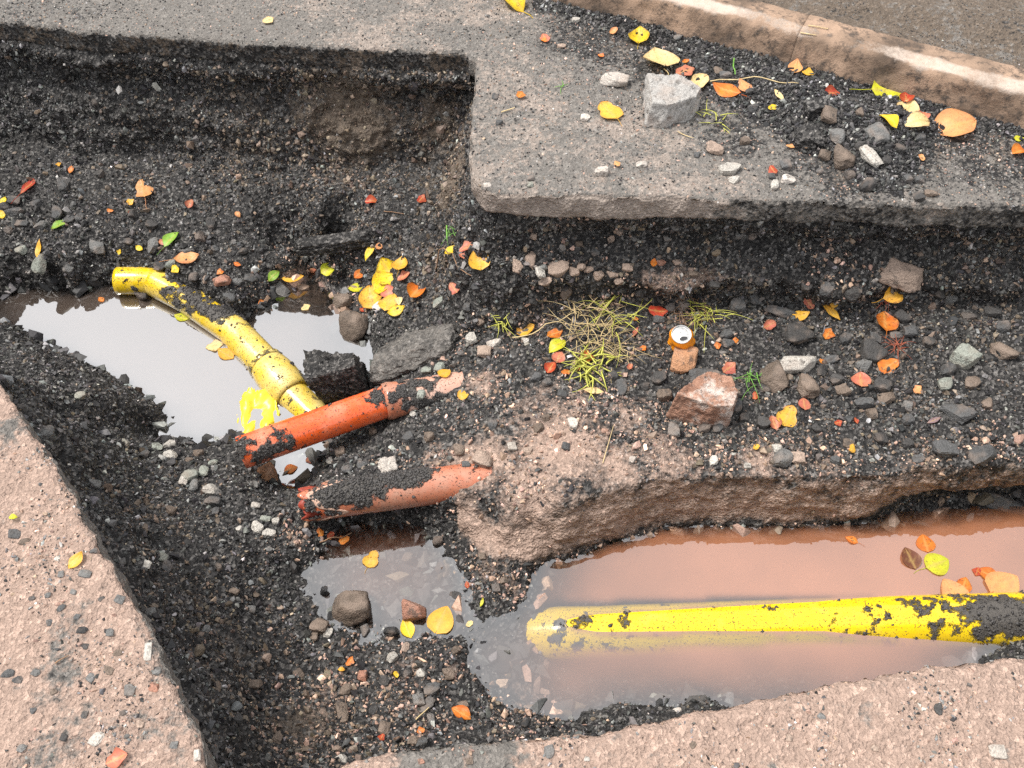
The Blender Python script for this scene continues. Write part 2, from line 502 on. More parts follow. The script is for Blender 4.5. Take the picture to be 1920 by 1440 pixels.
# ------------------------------------------------------------------ soil levels, surveyed from the photograph
shared = [(700, 885, -.53), (790, 882, -.515), (850, 900, -.50), (900, 700, -.465), (850, 740, -.50), (860, 800, -.49), (800, 830, -.52), (760, 860, -.545), (700, 860, -.575), (640, 850, -.61), (780, 790, -.53), (900, 560, -.47),
          (905, 440, -.36), (930, 490, -.38), (880, 400, -.34), (850, 450, -.43), (760, 700, -.575), (820, 690, -.53), (800, 640, -.56), (870, 640, -.49), (760, 760, -.55),
          (880, 850, -.485), (860, 560, -.49), (860, 500, -.45), (850, 880, -.51)]
low = [(0, 300, -.44), (150, 315, -.45), (300, 330, -.455), (450, 335, -.45), (600, 340, -.44), (760, 330, -.42), (820, 330, -.40), (-150, 300, -.44),
       (0, 420, -.52), (100, 420, -.53), (300, 430, -.54), (450, 400, -.50), (600, 400, -.48), (200, 480, -.575), (400, 470, -.56),
       (-150, 540, -.64), (0, 545, -.635), (130, 538, -.635), (250, 540, -.64), (80, 490, -.565), (-150, 640, -.80), (60, 585, -.74), (200, 590, -.76), (0, 515, -.59), (130, 515, -.59),
       (350, 515, -.562), (405, 540, -.575), (440, 562, -.59), (320, 512, -.57), (470, 540, -.60), (462, 585, -.64), (500, 560, -.625), (300, 520, -.60),
       (700, 400, -.45), (630, 450, -.52), (540, 460, -.545), (480, 480, -.57), (720, 450, -.49), (800, 480, -.49), (690, 480, -.56),
       (560, 500, -.665), (590, 520, -.672), (590, 560, -.675), (540, 580, -.68), (625, 590, -.668), (560, 600, -.69), (640, 490, -.655), (520, 540, -.64), (480, 590, -.67),
       (650, 530, -.632), (640, 555, -.635), (680, 510, -.60), (720, 540, -.58), (720, 600, -.585), (790, 560, -.535), (690, 620, -.635),
       (620, 640, -.685), (670, 650, -.668), (690, 670, -.655), (640, 690, -.68), (560, 650, -.75), (650, 730, -.66), (715, 700, -.62),
       (300, 650, -.86), (150, 640, -.83), (400, 740, -.83), (330, 770, -.78), (480, 790, -.78), (540, 790, -.75), (420, 690, -.86), (600, 760, -.72),
       (0, 650, -.46), (-120, 560, -.36), (60, 662, -.50), (130, 688, -.52), (200, 722, -.545), (245, 745, -.56), (268, 775, -.59), (280, 805, -.63), (100, 740, -.38), (170, 790, -.47), (120, 830, -.33),
       (190, 880, -.41), (240, 850, -.53), (250, 950, -.45), (310, 835, -.615), (360, 845, -.615), (410, 845, -.605), (440, 835, -.60), (330, 900, -.56),
       (400, 900, -.575), (460, 905, -.59), (490, 925, -.605), (430, 960, -.555), (500, 985, -.575), (550, 1010, -.60), (540, 950, -.60),
       (520, 880, -.665), (560, 870, -.672), (590, 860, -.665), (555, 900, -.66), (600, 895, -.60), (660, 905, -.54), (620, 1000, -.64), (580, 1040, -.635),
       (330, 1030, -.46), (300, 1080, -.36), (260, 1080, -.24), (360, 1130, -.43), (400, 1200, -.44), (450, 1060, -.54), (500, 1150, -.60), (560, 1090, -.643), (570, 1150, -.64),
       (370, 1290, -.28), (430, 1300, -.40), (420, 1410, -.25), (500, 1290, -.53), (480, 1410, -.38), (560, 1200, -.63), (600, 1260, -.615), (580, 1380, -.50), (700, 1300, -.60), (640, 1200, -.64),
       (800, 1250, -.615), (850, 1220, -.635), (870, 1300, -.625), (700, 1390, -.52), (800, 1360, -.56), (900, 1350, -.60), (950, 1372, -.585), (740, 1210, -.64), (800, 1200, -.645), (560, 1500, -.3),
       (700, 1070, -.70), (800, 1060, -.695), (650, 1100, -.69), (750, 1150, -.685), (850, 1175, -.665), (620, 1060, -.675), (840, 1100, -.675), (700, 1020, -.685), (780, 1020, -.675),
       (680, 985, -.66), (760, 985, -.65), (830, 1000, -.645), (860, 1050, -.643), (850, 980, -.62),
       (930, 1080, -.625), (930, 1020, -.61), (950, 1130, -.637), (985, 1060, -.64), (890, 1130, -.64), (990, 1110, -.645), (1000, 1030, -.655), (900, 1160, -.652),
       (900, 1230, -.672), (960, 1200, -.675), (950, 1280, -.685), (1000, 1330, -.67), (1010, 1140, -.68), (1020, 1240, -.71),
       (1060, 1060, -.72), (1120, 1050, -.80), (1120, 1180, -.88), (1060, 1300, -.78), (1300, 1040, -.9), (1500, 1050, -.9), (1800, 1000, -.9), (1950, 1000, -.9), (1900, 1200, -.9), (1500, 1200, -.92), (1300, 1280, -.9), (1040, 1190, -.79), (1700, 1200, -.9), (2150, 1100, -.9),
       (1120, 1356, -.60), (1060, 1362, -.60), (1230, 1342, -.615), (1340, 1326, -.62), (1450, 1290, -.75), (1900, 1215, -.63), (1950, 1190, -.60), (1850, 1222, -.66)]
bench = [(960, 560, -.43), (1000, 600, -.44), (1150, 585, -.42), (1300, 590, -.425), (1450, 580, -.42), (1600, 565, -.40), (1750, 540, -.38), (1900, 520, -.36), (2100, 520, -.36),
         (1100, 650, -.435), (1250, 640, -.44), (1400, 700, -.44), (1550, 640, -.43), (1700, 700, -.43), (1900, 650, -.40), (1900, 760, -.42), (2100, 700, -.4), (1200, 800, -.445), (1000, 800, -.465), (1000, 700, -.46),
         (1350, 820, -.44), (1550, 820, -.445), (1750, 800, -.435), (1000, 870, -.46), (930, 900, -.48), (900, 930, -.50), (960, 950, -.485), (1040, 930, -.455), (1200, 895, -.448), (1350, 885, -.45), (1500, 882, -.45), (1650, 875, -.45), (1800, 870, -.445), (1920, 855, -.44), (2150, 830, -.44),
         (1100, 870, -.44), (1000, 980, -.53), (930, 975, -.54)]
lip = [tuple(site(x, y, z)[:2]) for x, y, z in
       [(850, 860, -.51), (862, 925, -.53), (890, 965, -.55), (930, 1000, -.58), (985, 1008, -.59), (1030, 985, -.56), (1070, 955, -.50), (1130, 930, -.455), (1250, 903, -.45), (1400, 893, -.45), (1550, 893, -.45), (1700, 885, -.45), (1820, 880, -.445), (1920, 868, -.44), (2200, 840, -.44)]]
POLY_BENCH = lip + [(X1 + .3, lip[-1][1]), (X1 + .3, 2.4), tuple(site(900, 420, -.4)[:2]), tuple(site(880, 640, -.50)[:2]), tuple(site(850, 740, -.5)[:2])]


low = [(x, y, z - 0.035 * float(sstep(.54, .63, np.array(-z)))) if (x < 770 and y < 905) else (x, y, z) for x, y, z in low]


class Rbf:
    def __init__(self, lst):
        P = np.array([site(*p) for p in lst])
        self.c = P[:, :2]
        D = np.hypot(*(self.c[:, None] - self.c[None]).transpose(2, 0, 1))
        K = np.sqrt(D * D + 0.02 ** 2)
        A = np.block([[K + 1e-3 * np.eye(len(P)), np.ones((len(P), 1))], [np.ones((1, len(P))), np.zeros((1, 1))]])
        self.w = np.linalg.solve(A, np.append(P[:, 2], 0))

    def __call__(self, X, Y):
        o = np.full(X.shape, self.w[-1])
        for (cx, cy), w in zip(self.c, self.w[:-1]):
            o += w * np.sqrt((X - cx) ** 2 + (Y - cy) ** 2 + 0.02 ** 2)
        return o


def grid_at(Z, P):
    """bilinear look-up of a survey grid"""
    fx = np.clip((P[:, 0] - X0) / G, 0, Z.shape[1] - 1.001); fy = np.clip((P[:, 1] - Y0) / G, 0, Z.shape[0] - 1.001)
    i, j = fx.astype(int), fy.astype(int); fx = fx - i; fy = fy - j
    return (Z[j, i] * (1 - fx) + Z[j, i + 1] * fx) * (1 - fy) + (Z[j + 1, i] * (1 - fx) + Z[j + 1, i + 1] * fx) * fy


G = 0.0125
KA = site(1022, 2, 0)[:2]; KB = site(1920, 246, 0)[:2]
kd = (KB - KA) / np.linalg.norm(KB - KA); kn = np.array([-kd[1], kd[0]])
if kn[1] < 0: kn = -kn
gx = np.arange(X0, X1 + G, G); gy = np.arange(Y0, Y1 + G, G)
GX, GY = np.meshgrid(gx, gy)
H_low = np.clip(Rbf(low + shared)(GX, GY), -0.95, -0.1)
H_bench = np.clip(Rbf(bench + shared)(GX, GY), -0.62, -0.2)
P3 = np.stack([GX.ravel(), GY.ravel(), np.zeros(GX.size)], 1)
wob = fbm(P3, 0.35, 4, 3).reshape(GX.shape)
wob2 = fbm(P3, 0.10, 3, 9).reshape(GX.shape)
d_b = np.where(inside(POLY_BENCH, GX, GY), 1, -1) * dist_poly(POLY_BENCH, GX, GY) + 0.03 * wob + 0.02 * wob2
wb = np.clip((d_b + 0.075) / 0.085, 0, 1) ** 0.75
# the left flank of the bench fades into the pipe bed, its front is a cut face
flank = sstep(0.0, 0.25, GX - site(900, 700, -.5)[0])
d_b2 = sstep(-0.15, 0.08, d_b)
wbb = wb * flank + d_b2 * (1 - flank)
H = H_low * (1 - wbb) + H_bench * wbb
H_trench = H.copy()
TOPS = -SLAB_T + 0.006
SDF = []
for poly, wfun in ((POLY_FAR, lambda: 0.15 - 0.10 * sstep(-0.05, 0.25, GX)), (POLY_LEFT, lambda: 0.10 + 0 * GX), (POLY_NEAR, lambda: 0.04 + 0 * GX)):
    w = wfun() * (1 + 0.9 * wob)
    SDF.append(np.where(inside(poly, GX, GY), 1, -1) * dist_poly(poly, GX, GY))
    sd = SDF[-1] - 0.028 + 0.02 * wob2 - (0.022 * sstep(0, .3, GX) if poly is POLY_FAR else 0)
    t = np.clip((sd + w) / np.maximum(w, 0.012), 0, 1)
    t = t ** 1.35
    H = H * (1 - t) + TOPS * t
# the trench runs out at both ends, beyond the picture
run_out = np.maximum(sstep(X0 + .26, X0 + .07, GX + .05 * wob), sstep(X1 - .26, X1 - .07, GX + .05 * wob))
H = H * (1 - run_out) + np.where(H < TOPS - .01, -0.004, H) * run_out
# closed block of ground
ny, nx = GX.shape
top = np.stack([GX.ravel(), GY.ravel(), H.ravel()], 1)
ring = np.concatenate([np.arange(nx), np.arange(1, ny) * nx + nx - 1, (ny - 1) * nx + np.arange(nx - 2, -1, -1), np.arange(ny - 2, 0, -1) * nx])
bot = top[ring].copy(); bot[:, 2] = -1.05
ii = np.arange(ny - 1)[:, None] * nx + np.arange(nx - 1)[None]
quads = np.stack([ii, ii + 1, ii + nx + 1, ii + nx], -1).reshape(-1, 4)
nb_ = len(ring); b0 = len(top)
side = [(ring[(i + 1) % nb_], ring[i], b0 + i, b0 + (i + 1) % nb_) for i in range(nb_)]
cap = [tuple(b0 + i for i in range(nb_ - 1, -1, -1))]
me = mesh_np('block', np.vstack([top, bot]), list(map(tuple, quads)) + side + cap)
VOX = 0.0068
me = remeshed(me, VOX)
V = get_v(me)
in_far, in_left, in_near = (grid_at(g_, V) > 0.12 for g_ in SDF)
keep = (V[:, 2] > -0.99) & (V[:, 0] > X0 + .02) & (V[:, 0] < X1 - .02) & (V[:, 1] > Y0 + .02) & (V[:, 1] < Y1 - .02) & ~in_far & ~in_left & ~in_near
me = prune(me, keep)


# ------------------------------------------------------------------ what the ground is covered with, by place
def blobs(lst):
    out = []
    for px, py, z, r, w in lst:
        c = site(px, py, z); out.append((c, r, w))
    return out


TAN = blobs([(1420, 865, -.45, .11, .72), (1560, 875, -.45, .10, .6), (1700, 865, -.45, .10, .55), (1850, 860, -.44, .10, .5), (1330, 790, -.44, .12, .5), (1450, 830, -.44, .12, .45), (1150, 690, -.44, .14, .45), (1050, 830, -.45, .20, .88), (900, 870, -.48, .14, .85), (820, 850, -.5, .1, .55), (1180, 780, -.44, .14, .65), (1000, 750, -.46, .13, .62), (1250, 860, -.44, .14, .75), (1330, 840, -.44, .12, .5), (1480, 870, -.45, .12, .45), (1300, 690, -.44, .09, .35), (760, 1330, -.58, .14, .5), (560, 1300, -.55, .12, .35), (880, 640, -.5, .08, .35), (1000, 930, -.48, .16, .9), (1150, 880, -.45, .14, .8), (1300, 930, -.5, .13, .75), (1450, 920, -.5, .14, .7), (1600, 920, -.5, .12, .55), (1750, 900, -.5, .12, .5), (1880, 890, -.5, .1, .5), (1000, 1000, -.55, .10, .7), (1150, 950, -.52, .13, .7), (1300, 985, -.56, .13, .6), (1450, 985, -.56, .12, .55), (1600, 960, -.56, .10, .45),
             (1100, 770, -.44, .16, .62), (1220, 830, -.44, .14, .62), (950, 830, -.47, .14, .5), (900, 720, -.47, .09, .7), (980, 770, -.46, .1, .5), (1350, 660, -.44, .06, .35), (930, 640, -.45, .08, .4),
             (1030, 520, -.36, .09, .5), (1150, 530, -.36, .10, .45), (1250, 560, -.4, .10, .35), (1000, 590, -.42, .08, .5), (1680, 510, -.36, .06, .75), (1560, 490, -.3, .1, .4), (940, 520, -.4, .08, .35),
             (930, 1060, -.62, .09, .62), (960, 1110, -.63, .06, .6), (620, 1300, -.58, .14, .5), (760, 1260, -.6, .12, .5), (860, 1250, -.62, .08, .5), (600, 1390, -.5, .10, .5), (780, 1380, -.55, .10, .5), (560, 1010, -.6, .05, .5), (950, 1375, -.58, .08, .5),
             (1100, 445, -.15, .12, .25), (720, 1310, -.6, .1, .4), (570, 540, -.67, .13, .8), (620, 590, -.67, .1, .8), (1000, 1300, -.68, .12, .6), (950, 1250, -.68, .1, .35)])
BROWN = blobs([(650, 230, -.25, .28, .85), (800, 260, -.25, .2, .85), (870, 350, -.3, .15, 1.), (915, 430, -.37, .13, 1.), (945, 510, -.42, .10, .9), (450, 260, -.28, .22, .7), (250, 250, -.25, .2, .5), (350, 1150, -.42, .2, .45), (450, 1250, -.5, .18, .5), (300, 950, -.45, .15, .35), (560, 1350, -.5, .18, .6),
               (1700, 650, -.42, .3, .3), (1850, 600, -.4, .25, .4), (1850, 450, -.2, .3, .35), (820, 480, -.45, .15, .45), (1150, 560, -.4, .2, .5), (1350, 500, -.3, .2, .3), (1750, 920, -.5, .2, .6), (1450, 950, -.5, .3, .5)])
DUST = blobs([(1450, 760, -.43, .25, .3), (900, 820, -.48, .2, .55), (1050, 760, -.45, .2, .5), (800, 580, -.53, .15, .3), (1180, 440, -.15, .2, .35), (1000, 640, -.44, .15, .4), (110, 850, -.35, .15, .35), (150, 740, -.42, .18, .3), (800, 620, -.53, .16, .3), (800, 780, -.53, .15, .35), (950, 780, -.47, .2, .4), (1100, 700, -.44, .25, .35), (1300, 850, -.44, .3, .35), (1250, 440, -.15, .25, .3), (650, 880, -.57, .12, .3), (200, 240, -.2, .3, .15), (1050, 440, -.15, .15, .45)])


def bank_at(P):
    """smooth clay of the cut bank over the brown pool"""
    d_ = grid_at(d_b, P)
    return np.exp(-((d_ + 0.03) / 0.065) ** 2) * (P[:, 1] < 1.48) * (P[:, 0] > -0.16) * (0.95 - 0.22 * sstep(0.5, 1.4, P[:, 0])) * sstep(-0.71, -0.58, P[:, 2])


def tan_at(P):
    return np.maximum(cover(P, TAN), bank_at(P))


def cover(P, lst):
    X, Y, Z = (np.ascontiguousarray(P[:, k], np.float32) for k in range(3))
    o = np.zeros(len(P), np.float32)
    for c, r, w in lst:
        d2 = (X - np.float32(c[0])) ** 2
        d2 += (Y - np.float32(c[1])) ** 2
        d2 += (Z - np.float32(c[2])) ** 2
        m = np.flatnonzero(d2 < 5 * r * r)
        o[m] = np.maximum(o[m], w * np.exp(d2[m] * np.float32(-.8 / (r * r))))
    return o


V = get_v(me); Nn = get_n(me)
tan_v = tan_at(V); brn_v = cover(V, BROWN); dst_v = cover(V, DUST)
mudface = sstep(0.3, 0.8, tan_v)
w3, r3 = worley(V, 0.055, 5); w1, r1 = worley(V, 0.026, 8); w2, _ = worley(V * (1, 1, 0.8), 0.014, 12)
steep = 1 - np.clip(Nn[:, 2], 0, 1)
under = V[:, 2] < WATER - 0.02
amp = np.where(under, 0.5, 1.0) * (1 - 0.55 * mudface)
d = 0.020 * fbm(V, 0.22, 2, 21) + 0.012 * fbm(V, 0.07, 3, 31)
d += amp * (0.011 * (0.55 - w3) * (r3 > 0.35) + 0.008 * (0.5 - w1) * (r1 > 0.2) + 0.004 * (0.5 - w2))
bk = bank_at(V)
d += steep * amp * (1 - .6 * bk) * (0.036 * fbm(V * (1, 1, 1.6), 0.13, 3, 44) + 0.018 * (0.5 - w1) * (r1 > .3) + 0.016 * (0.5 - w3) + .006 * (.5 - w2))
d += bk * (0.012 * fbm(V * (.6, 1, 2.4), 0.10, 3, 46) + 0.006 * fbm(V, .025, 2, 47))
V = V + Nn * d[:, None]
# the foot of the cut face is washed out above the right pool
shoreY = site(1700, 930, -.6)[1]
cave = sstep(0.95, 1.35, V[:, 0]) * np.exp(-((V[:, 2] + 0.625) / 0.055) ** 2) * sstep(1.15, 1.25, V[:, 1]) * (1 - sstep(1.5, 1.6, V[:, 1]))
V[:, 1] += 0.09 * cave
# wall under the far road: loose black layer, a washed-out recess, then a ragged pinkish ledge
wy = grid_at(SDF[0], V)
wall = np.exp(-((wy - .03) / .09) ** 2) * sstep(-.10, .12, V[:, 0]) * (V[:, 1] < 2.3)
wn1 = fbm(V * (1, .3, 0), .22, 3, 51); zz = V[:, 2] + .03 * wn1
V[:, 1] += wall * (.055 * np.exp(-((zz + .205) / .045) ** 2) - (.030 + .05 * np.clip(wn1, 0, 1)) * np.exp(-((zz + .31) / .05) ** 2))
tan_v = np.maximum(tan_v, wall * np.exp(-((zz + .30) / .05) ** 2) * np.clip(.62 + 1.2 * wn1, 0, .8) * (1 - .5 * sstep(.4, 1.2, V[:, 0])))
# wall on the left: the road base sticks out as a rough crust over a hollow
wall2 = np.exp(-((wy - .01) / .10) ** 2) * (V[:, 0] < -.14) * (V[:, 1] > 2.3)
zz = V[:, 2] + .04 * fbm(V * (1, .3, 0), .3, 3, 53)
w5, r5 = worley(V, .04, 61)
V += Nn * (wall2 * (.020 * (.5 - w5) * (r5 > .25) + .010 * fbm(V, .03, 2, 62)))[:, None]
V[:, 1] += wall2 * (.035 * np.exp(-((zz + .20) / .06) ** 2) - .035 * np.exp(-((zz + .10) / .04) ** 2))
set_v(me, V)
set_attr(me, 'tan', tan_v); set_attr(me, 'brown', np.maximum(brn_v, .85 * bank_at(V))); set_attr(me, 'dust', dst_v)
trench_ground = link('trench_ground', me, M_SOIL)
tag(trench_ground, 'black crumbly soil and rubble of the dug trench with tan mud bank', 'ground', kind='structure')


# ------------------------------------------------------------------ road crust: three sheets cut by the trench
def crust(name, poly, sdf, label, seed, tanf, rough_edge, wear, mat):
    m_ = remeshed(prism(poly, -SLAB_T, 0.0), 0.0072)
    V = get_v(m_)
    sd = np.abs(grid_at(sdf, V))
    m_ = prune(m_, ((V[:, 2] > -0.03) | (sd < 0.07)) & ((V[:, :2] - KA) @ kn < 0.06))
    V = get_v(m_); Nn = get_n(m_)
    sd = np.abs(grid_at(sdf, V))
    edge = np.exp(-(sd / 0.03) ** 2)
    w1, _ = worley(V, 0.022, seed); w2, r2 = worley(V, 0.045, seed + 3)
    d = 0.004 * fbm(V, 0.3, 2, seed) + wear * (0.005 * (0.5 - w1) + 0.006 * (0.5 - w2) * (r2 > .5) + 0.008 * fbm(V, 0.06, 3, seed + 1))
    V = V + Nn * d[:, None]
    flat = Nn[:, :2] / np.maximum(np.linalg.norm(Nn[:, :2], axis=1), 1e-6)[:, None]
    horiz = (np.abs(Nn[:, 2]) < 0.8) | (edge > .3)
    V[:, :2] += flat * (horiz * edge * rough_edge * (fbm(V, 0.06, 4, seed + 5) - 0.25))[:, None]
    low_half = (V[:, 2] < -0.035)
    V[:, 2] -= low_half * 0.018 * np.clip(fbm(V, 0.16, 3, seed + 7) + .2, 0, 1)
    V[:, 2] -= 0.010 * np.exp(-(sd / 0.008) ** 2) * (Nn[:, 2] > 0.2)
    set_v(m_, V)
    t, du, br = tanf(V, Nn)
    set_attr(m_, 'tan', t); set_attr(m_, 'dust', du); set_attr(m_, 'brown', br)
    o = link(name, m_, mat)
    return tag(o, label, 'road', kind='structure')


DIRT_FAR = blobs([(1150, 60, 0, .25, .8), (1300, 120, 0, .25, .9), (1450, 170, 0, .22, 1.), (1620, 240, 0, .28, 1.), (1750, 250, 0, .2, .8), (1850, 270, 0, .25, .7), (1600, 330, 0, .16, .7), (1380, 250, 0, .14, .6), (80, 20, 0, .3, .35), (1200, 290, 0, .1, .2), (1000, 230, 0, .12, .15), (850, 60, 0, .12, .2)])


def far_cover(V, Nn):
    dirt = cover(V, DIRT_FAR)
    front = (Nn[:, 1] < -0.4) & (V[:, 0] > site(880, 300, 0)[0] - 0.02) & (V[:, 1] < 2.1)
    t = 0.58 + 0.4 * fbm(V, 0.3, 3, 70) - 0.55 * dirt - 0.2 * sstep(-0.3, -1.2, V[:, 0])
    du = 0.9 - 0.65 * dirt
    wet = sstep(0.35, 0.75, V[:, 0] + 0.25 * fbm(V, 0.2, 2, 71))
    t = np.where(front, 1.0 - 0.55 * wet, t); du = np.where(front, 1.0 - .4 * wet, du)
    leftwall = (V[:, 0] < site(880, 300, 0)[0] - 0.02) & (Nn[:, 2] < 0.5)
    t = np.where(leftwall, 0.08, t); du = np.where(leftwall, 0.15, du)
    return np.clip(t, 0, 1), np.clip(du, 0, 1), 0.5 + 0 * t


def left_cover(V, Nn):
    t = 0.80 + 0.7 * fbm(V, 0.18, 4, 73)
    t = np.where(Nn[:, 0] > 0.5, 0.45, t)
    return np.clip(t, 0, 1), 0.8 + 0 * t, 0.5 + 0 * t


def near_cover(V, Nn):
    t = 0.90 + 0.55 * fbm(V, 0.12, 4, 75) - 0.5 * np.exp(-((V[:, 0] + .1) / .12) ** 2) * (V[:, 1] > .4)
    return np.clip(t, 0, 1), 0.9 + 0 * t, 0.5 + 0 * t


road_far = crust('road', POLY_FAR, SDF[0], 'dusty grey road crust beyond the trench with sawn front edge', 81, far_cover, 0.012, 1.0, M_ROAD)
road_left = crust('road', POLY_LEFT, SDF[1], 'tan gritty road crust left of the trench, closest to the viewer', 84, left_cover, 0.010, 1.5, M_ROAD_TAN)
road_near = crust('road', POLY_NEAR, SDF[2], 'pale tan road crust below the brown pool', 87, near_cover, 0.006, 1.2, M_ROAD_TAN)

# surroundings beyond the surveyed piece
bm = bmesh.new()
o_ = [bm.verts.new(v) for v in ((-40, -40, -.012), (40, -40, -.012), (40, 40, -.012), (-40, 40, -.012))]
i_ = [bm.verts.new(v) for v in ((X0 + .03, Y0 + .03, -.012), (X1 - .03, Y0 + .03, -.012), (X1 - .03, Y1 - .03, -.012), (X0 + .03, Y1 - .03, -.012))]
for k in range(4): bm.faces.new((o_[k], o_[(k + 1) % 4], i_[(k + 1) % 4], i_[k]))
me = bpy.data.meshes.new('ground'); bm.to_mesh(me); bm.free()
for k, v in (('tan', .5), ('dust', .8), ('brown', .4)): set_attr(me, k, np.full(len(me.vertices), v))
ground = link('ground', me, M_ROAD)
tag(ground, 'dusty ground around the dug trench', 'ground', kind='structure')

# ------------------------------------------------------------------ kerb and the pavement behind it
def kerb_material():
    m, n, l, b = new_mat('kerb_stone')
    pos = N(n, 'ShaderNodeNewGeometry').outputs['Position']
    a1 = noise_n(n, l, pos, 5, 5, 0.6); a2 = noise_n(n, l, pos, 30, 4, 0.75); a3 = noise_n(n, l, pos, 150, 3, 0.7)
    at = N(n, 'ShaderNodeAttribute'); at.attribute_name = 'chalk_and_sun'
    c = mix_c(n, l, ramp_n(n, l, a1, 0.35, 0.62), (0.10, 0.075, 0.058), (0.36, 0.25, 0.18))
    c = mix_c(n, l, ramp_n(n, l, a2, 0.48, 0.66), c, (0.07, 0.058, 0.05))
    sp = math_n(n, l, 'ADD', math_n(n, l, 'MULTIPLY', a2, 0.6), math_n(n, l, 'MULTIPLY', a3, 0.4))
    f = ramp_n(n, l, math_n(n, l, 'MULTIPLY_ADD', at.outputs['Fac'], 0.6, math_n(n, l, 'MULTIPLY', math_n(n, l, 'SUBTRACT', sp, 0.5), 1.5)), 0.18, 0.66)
    c = mix_c(n, l, math_n(n, l, 'MULTIPLY', f, 0.85), c, mix_c(n, l, a3, (0.72, 0.62, 0.535), (0.42, 0.33, 0.27)))  # whitish bloom and dappled sun mixed into the stone colour
    l.new(c, b.inputs['Base Color']); b.inputs['Roughness'].default_value = 0.95; b.inputs['Specular IOR Level'].default_value = 0.15
    nb = bump_n(n, l, a2, 0.7, 0.008); nb = bump_n(n, l, a3, 0.6, 0.002, nb); l.new(nb, b.inputs['Normal'])
    return m


M_KERB = kerb_material()
kerb = empty('kerb', (*KA, 0)); kerb.rotation_euler = (0, 0, math.atan2(kd[1], kd[0]))
tag(kerb, 'worn tan kerb stones with whitish sun-streaked upper edge running across the top right corner', 'kerb', kind='structure')
KH = 0.115
# joint seen at about (1483, 95): measure it along the kerb
js = float((site(1486, 100, 0.05)[:2] - KA) @ kd)
spans = [(js - 1.94, js - 0.973), (js - 0.969, js - 0.0003), (js + 0.0003, js + 0.967), (js + 0.971, js + 1.94)]
prof0 = [(-.012, -.05), (-.006, .02), (0.002, .06), (0.008, KH - .022), (0.015, KH - .009), (0.028, KH - .002), (0.05, KH), (.10, KH + .002), (.135, KH), (.15, KH - .01), (.15, -.05)]
for s0, s1 in spans:
    # resample profile
    pr = []
    for (p0, q0), (p1, q1) in zip(prof0, prof0[1:]):
        k_ = max(2, int(math.hypot(p1 - p0, q1 - q0) / 0.008))
        pr += [(p0 + (p1 - p0) * t / k_, q0 + (q1 - q0) * t / k_) for t in range(k_)]
    pr.append(prof0[-1])
    ns = int((s1 - s0) / 0.008) + 1
    ss = np.linspace(s0, s1, ns)
    prn = np.array(pr)
    SS, II = np.meshgrid(ss, np.arange(len(pr)), indexing='ij')
    Vk = np.stack([SS.ravel(), prn[II.ravel(), 0], prn[II.ravel(), 1]], 1)
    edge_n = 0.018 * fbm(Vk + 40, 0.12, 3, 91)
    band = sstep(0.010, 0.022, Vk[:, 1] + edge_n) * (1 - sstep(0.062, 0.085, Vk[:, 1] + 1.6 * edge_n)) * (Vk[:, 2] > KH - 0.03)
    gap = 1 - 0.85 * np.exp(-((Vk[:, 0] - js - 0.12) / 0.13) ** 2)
    chalk_and_sun = band * gap * np.clip(0.8 + 1.0 * fbm(Vk + 11, 0.3, 2, 94), 0.2, 1)  # whitish bloom plus sun streaks painted along the kerb's top edge
    endw = np.minimum(Vk[:, 0] - s0, s1 - Vk[:, 0])
    dn = 0.007 * fbm(Vk + 7, 0.2, 3, 92) + 0.007 * fbm(Vk, 0.05, 3, 93)
    Vk[:, 1] -= dn * (Vk[:, 1] < 0.03); Vk[:, 2] += dn * 0.8 * (Vk[:, 2] > KH - .035)
    m_ = len(pr)
    fq = [(i * m_ + j, (i + 1) * m_ + j, (i + 1) * m_ + j + 1, i * m_ + j + 1) for i in range(ns - 1) for j in range(m_ - 1)]
    fq += [tuple(range(m_)), tuple((ns - 1) * m_ + j for j in range(m_ - 1, -1, -1))]
    mk = mesh_np('kerb_stone', Vk, fq); set_attr(mk, 'chalk_and_sun', chalk_and_sun)
    bm = bmesh.new(); bm.from_mesh(mk); bmesh.ops.recalc_face_normals(bm, faces=bm.faces); bm.to_mesh(mk); bm.free()
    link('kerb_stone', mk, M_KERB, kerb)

# pavement: fine grid behind the kerb, its dirt creeping over the kerb's back
uu = np.arange(-2.0, 3.4, 0.012); vv = np.concatenate([np.arange(0.10, 1.6, 0.012), np.array([2.2, 3.5, 6.0, 9.0])])
UU, VV = np.meshgrid(uu, vv)
Pp = np.stack([KA[0] + kd[0] * UU.ravel() + kn[0] * VV.ravel(), KA[1] + kd[1] * UU.ravel() + kn[1] * VV.ravel(), np.zeros(UU.size)], 1)
creep = fbm(Pp, 0.35, 4, 95)
Pp[:, 2] = KH - 0.012 + 0.030 * sstep(0.05, 0.2, VV.ravel() - 0.10 + 0.12 * creep) - 0.02 * (VV.ravel() < 0.105) + 0.010 * fbm(Pp, 0.2, 4, 96) + 0.003 * fbm(Pp, 0.03, 2, 97)
nu, nv = len(uu), len(vv)
ii = np.arange(nv - 1)[:, None] * nu + np.arange(nu - 1)[None]
me = mesh_np('pavement', Pp, np.stack([ii, ii + 1, ii + nu + 1, ii + nu], -1).reshape(-1, 4))
set_attr(me, 'tan', np.clip(0.16 + 0.4 * fbm(Pp, 0.4, 3, 98), 0, 1)); set_attr(me, 'dust', np.full(len(Pp), .5)); set_attr(me, 'brown', np.full(len(Pp), .75))
pavement = link('pavement', me, M_ROAD)
tag(pavement, 'dark dirty pavement behind the kerb in the top right corner', 'pavement', kind='structure')

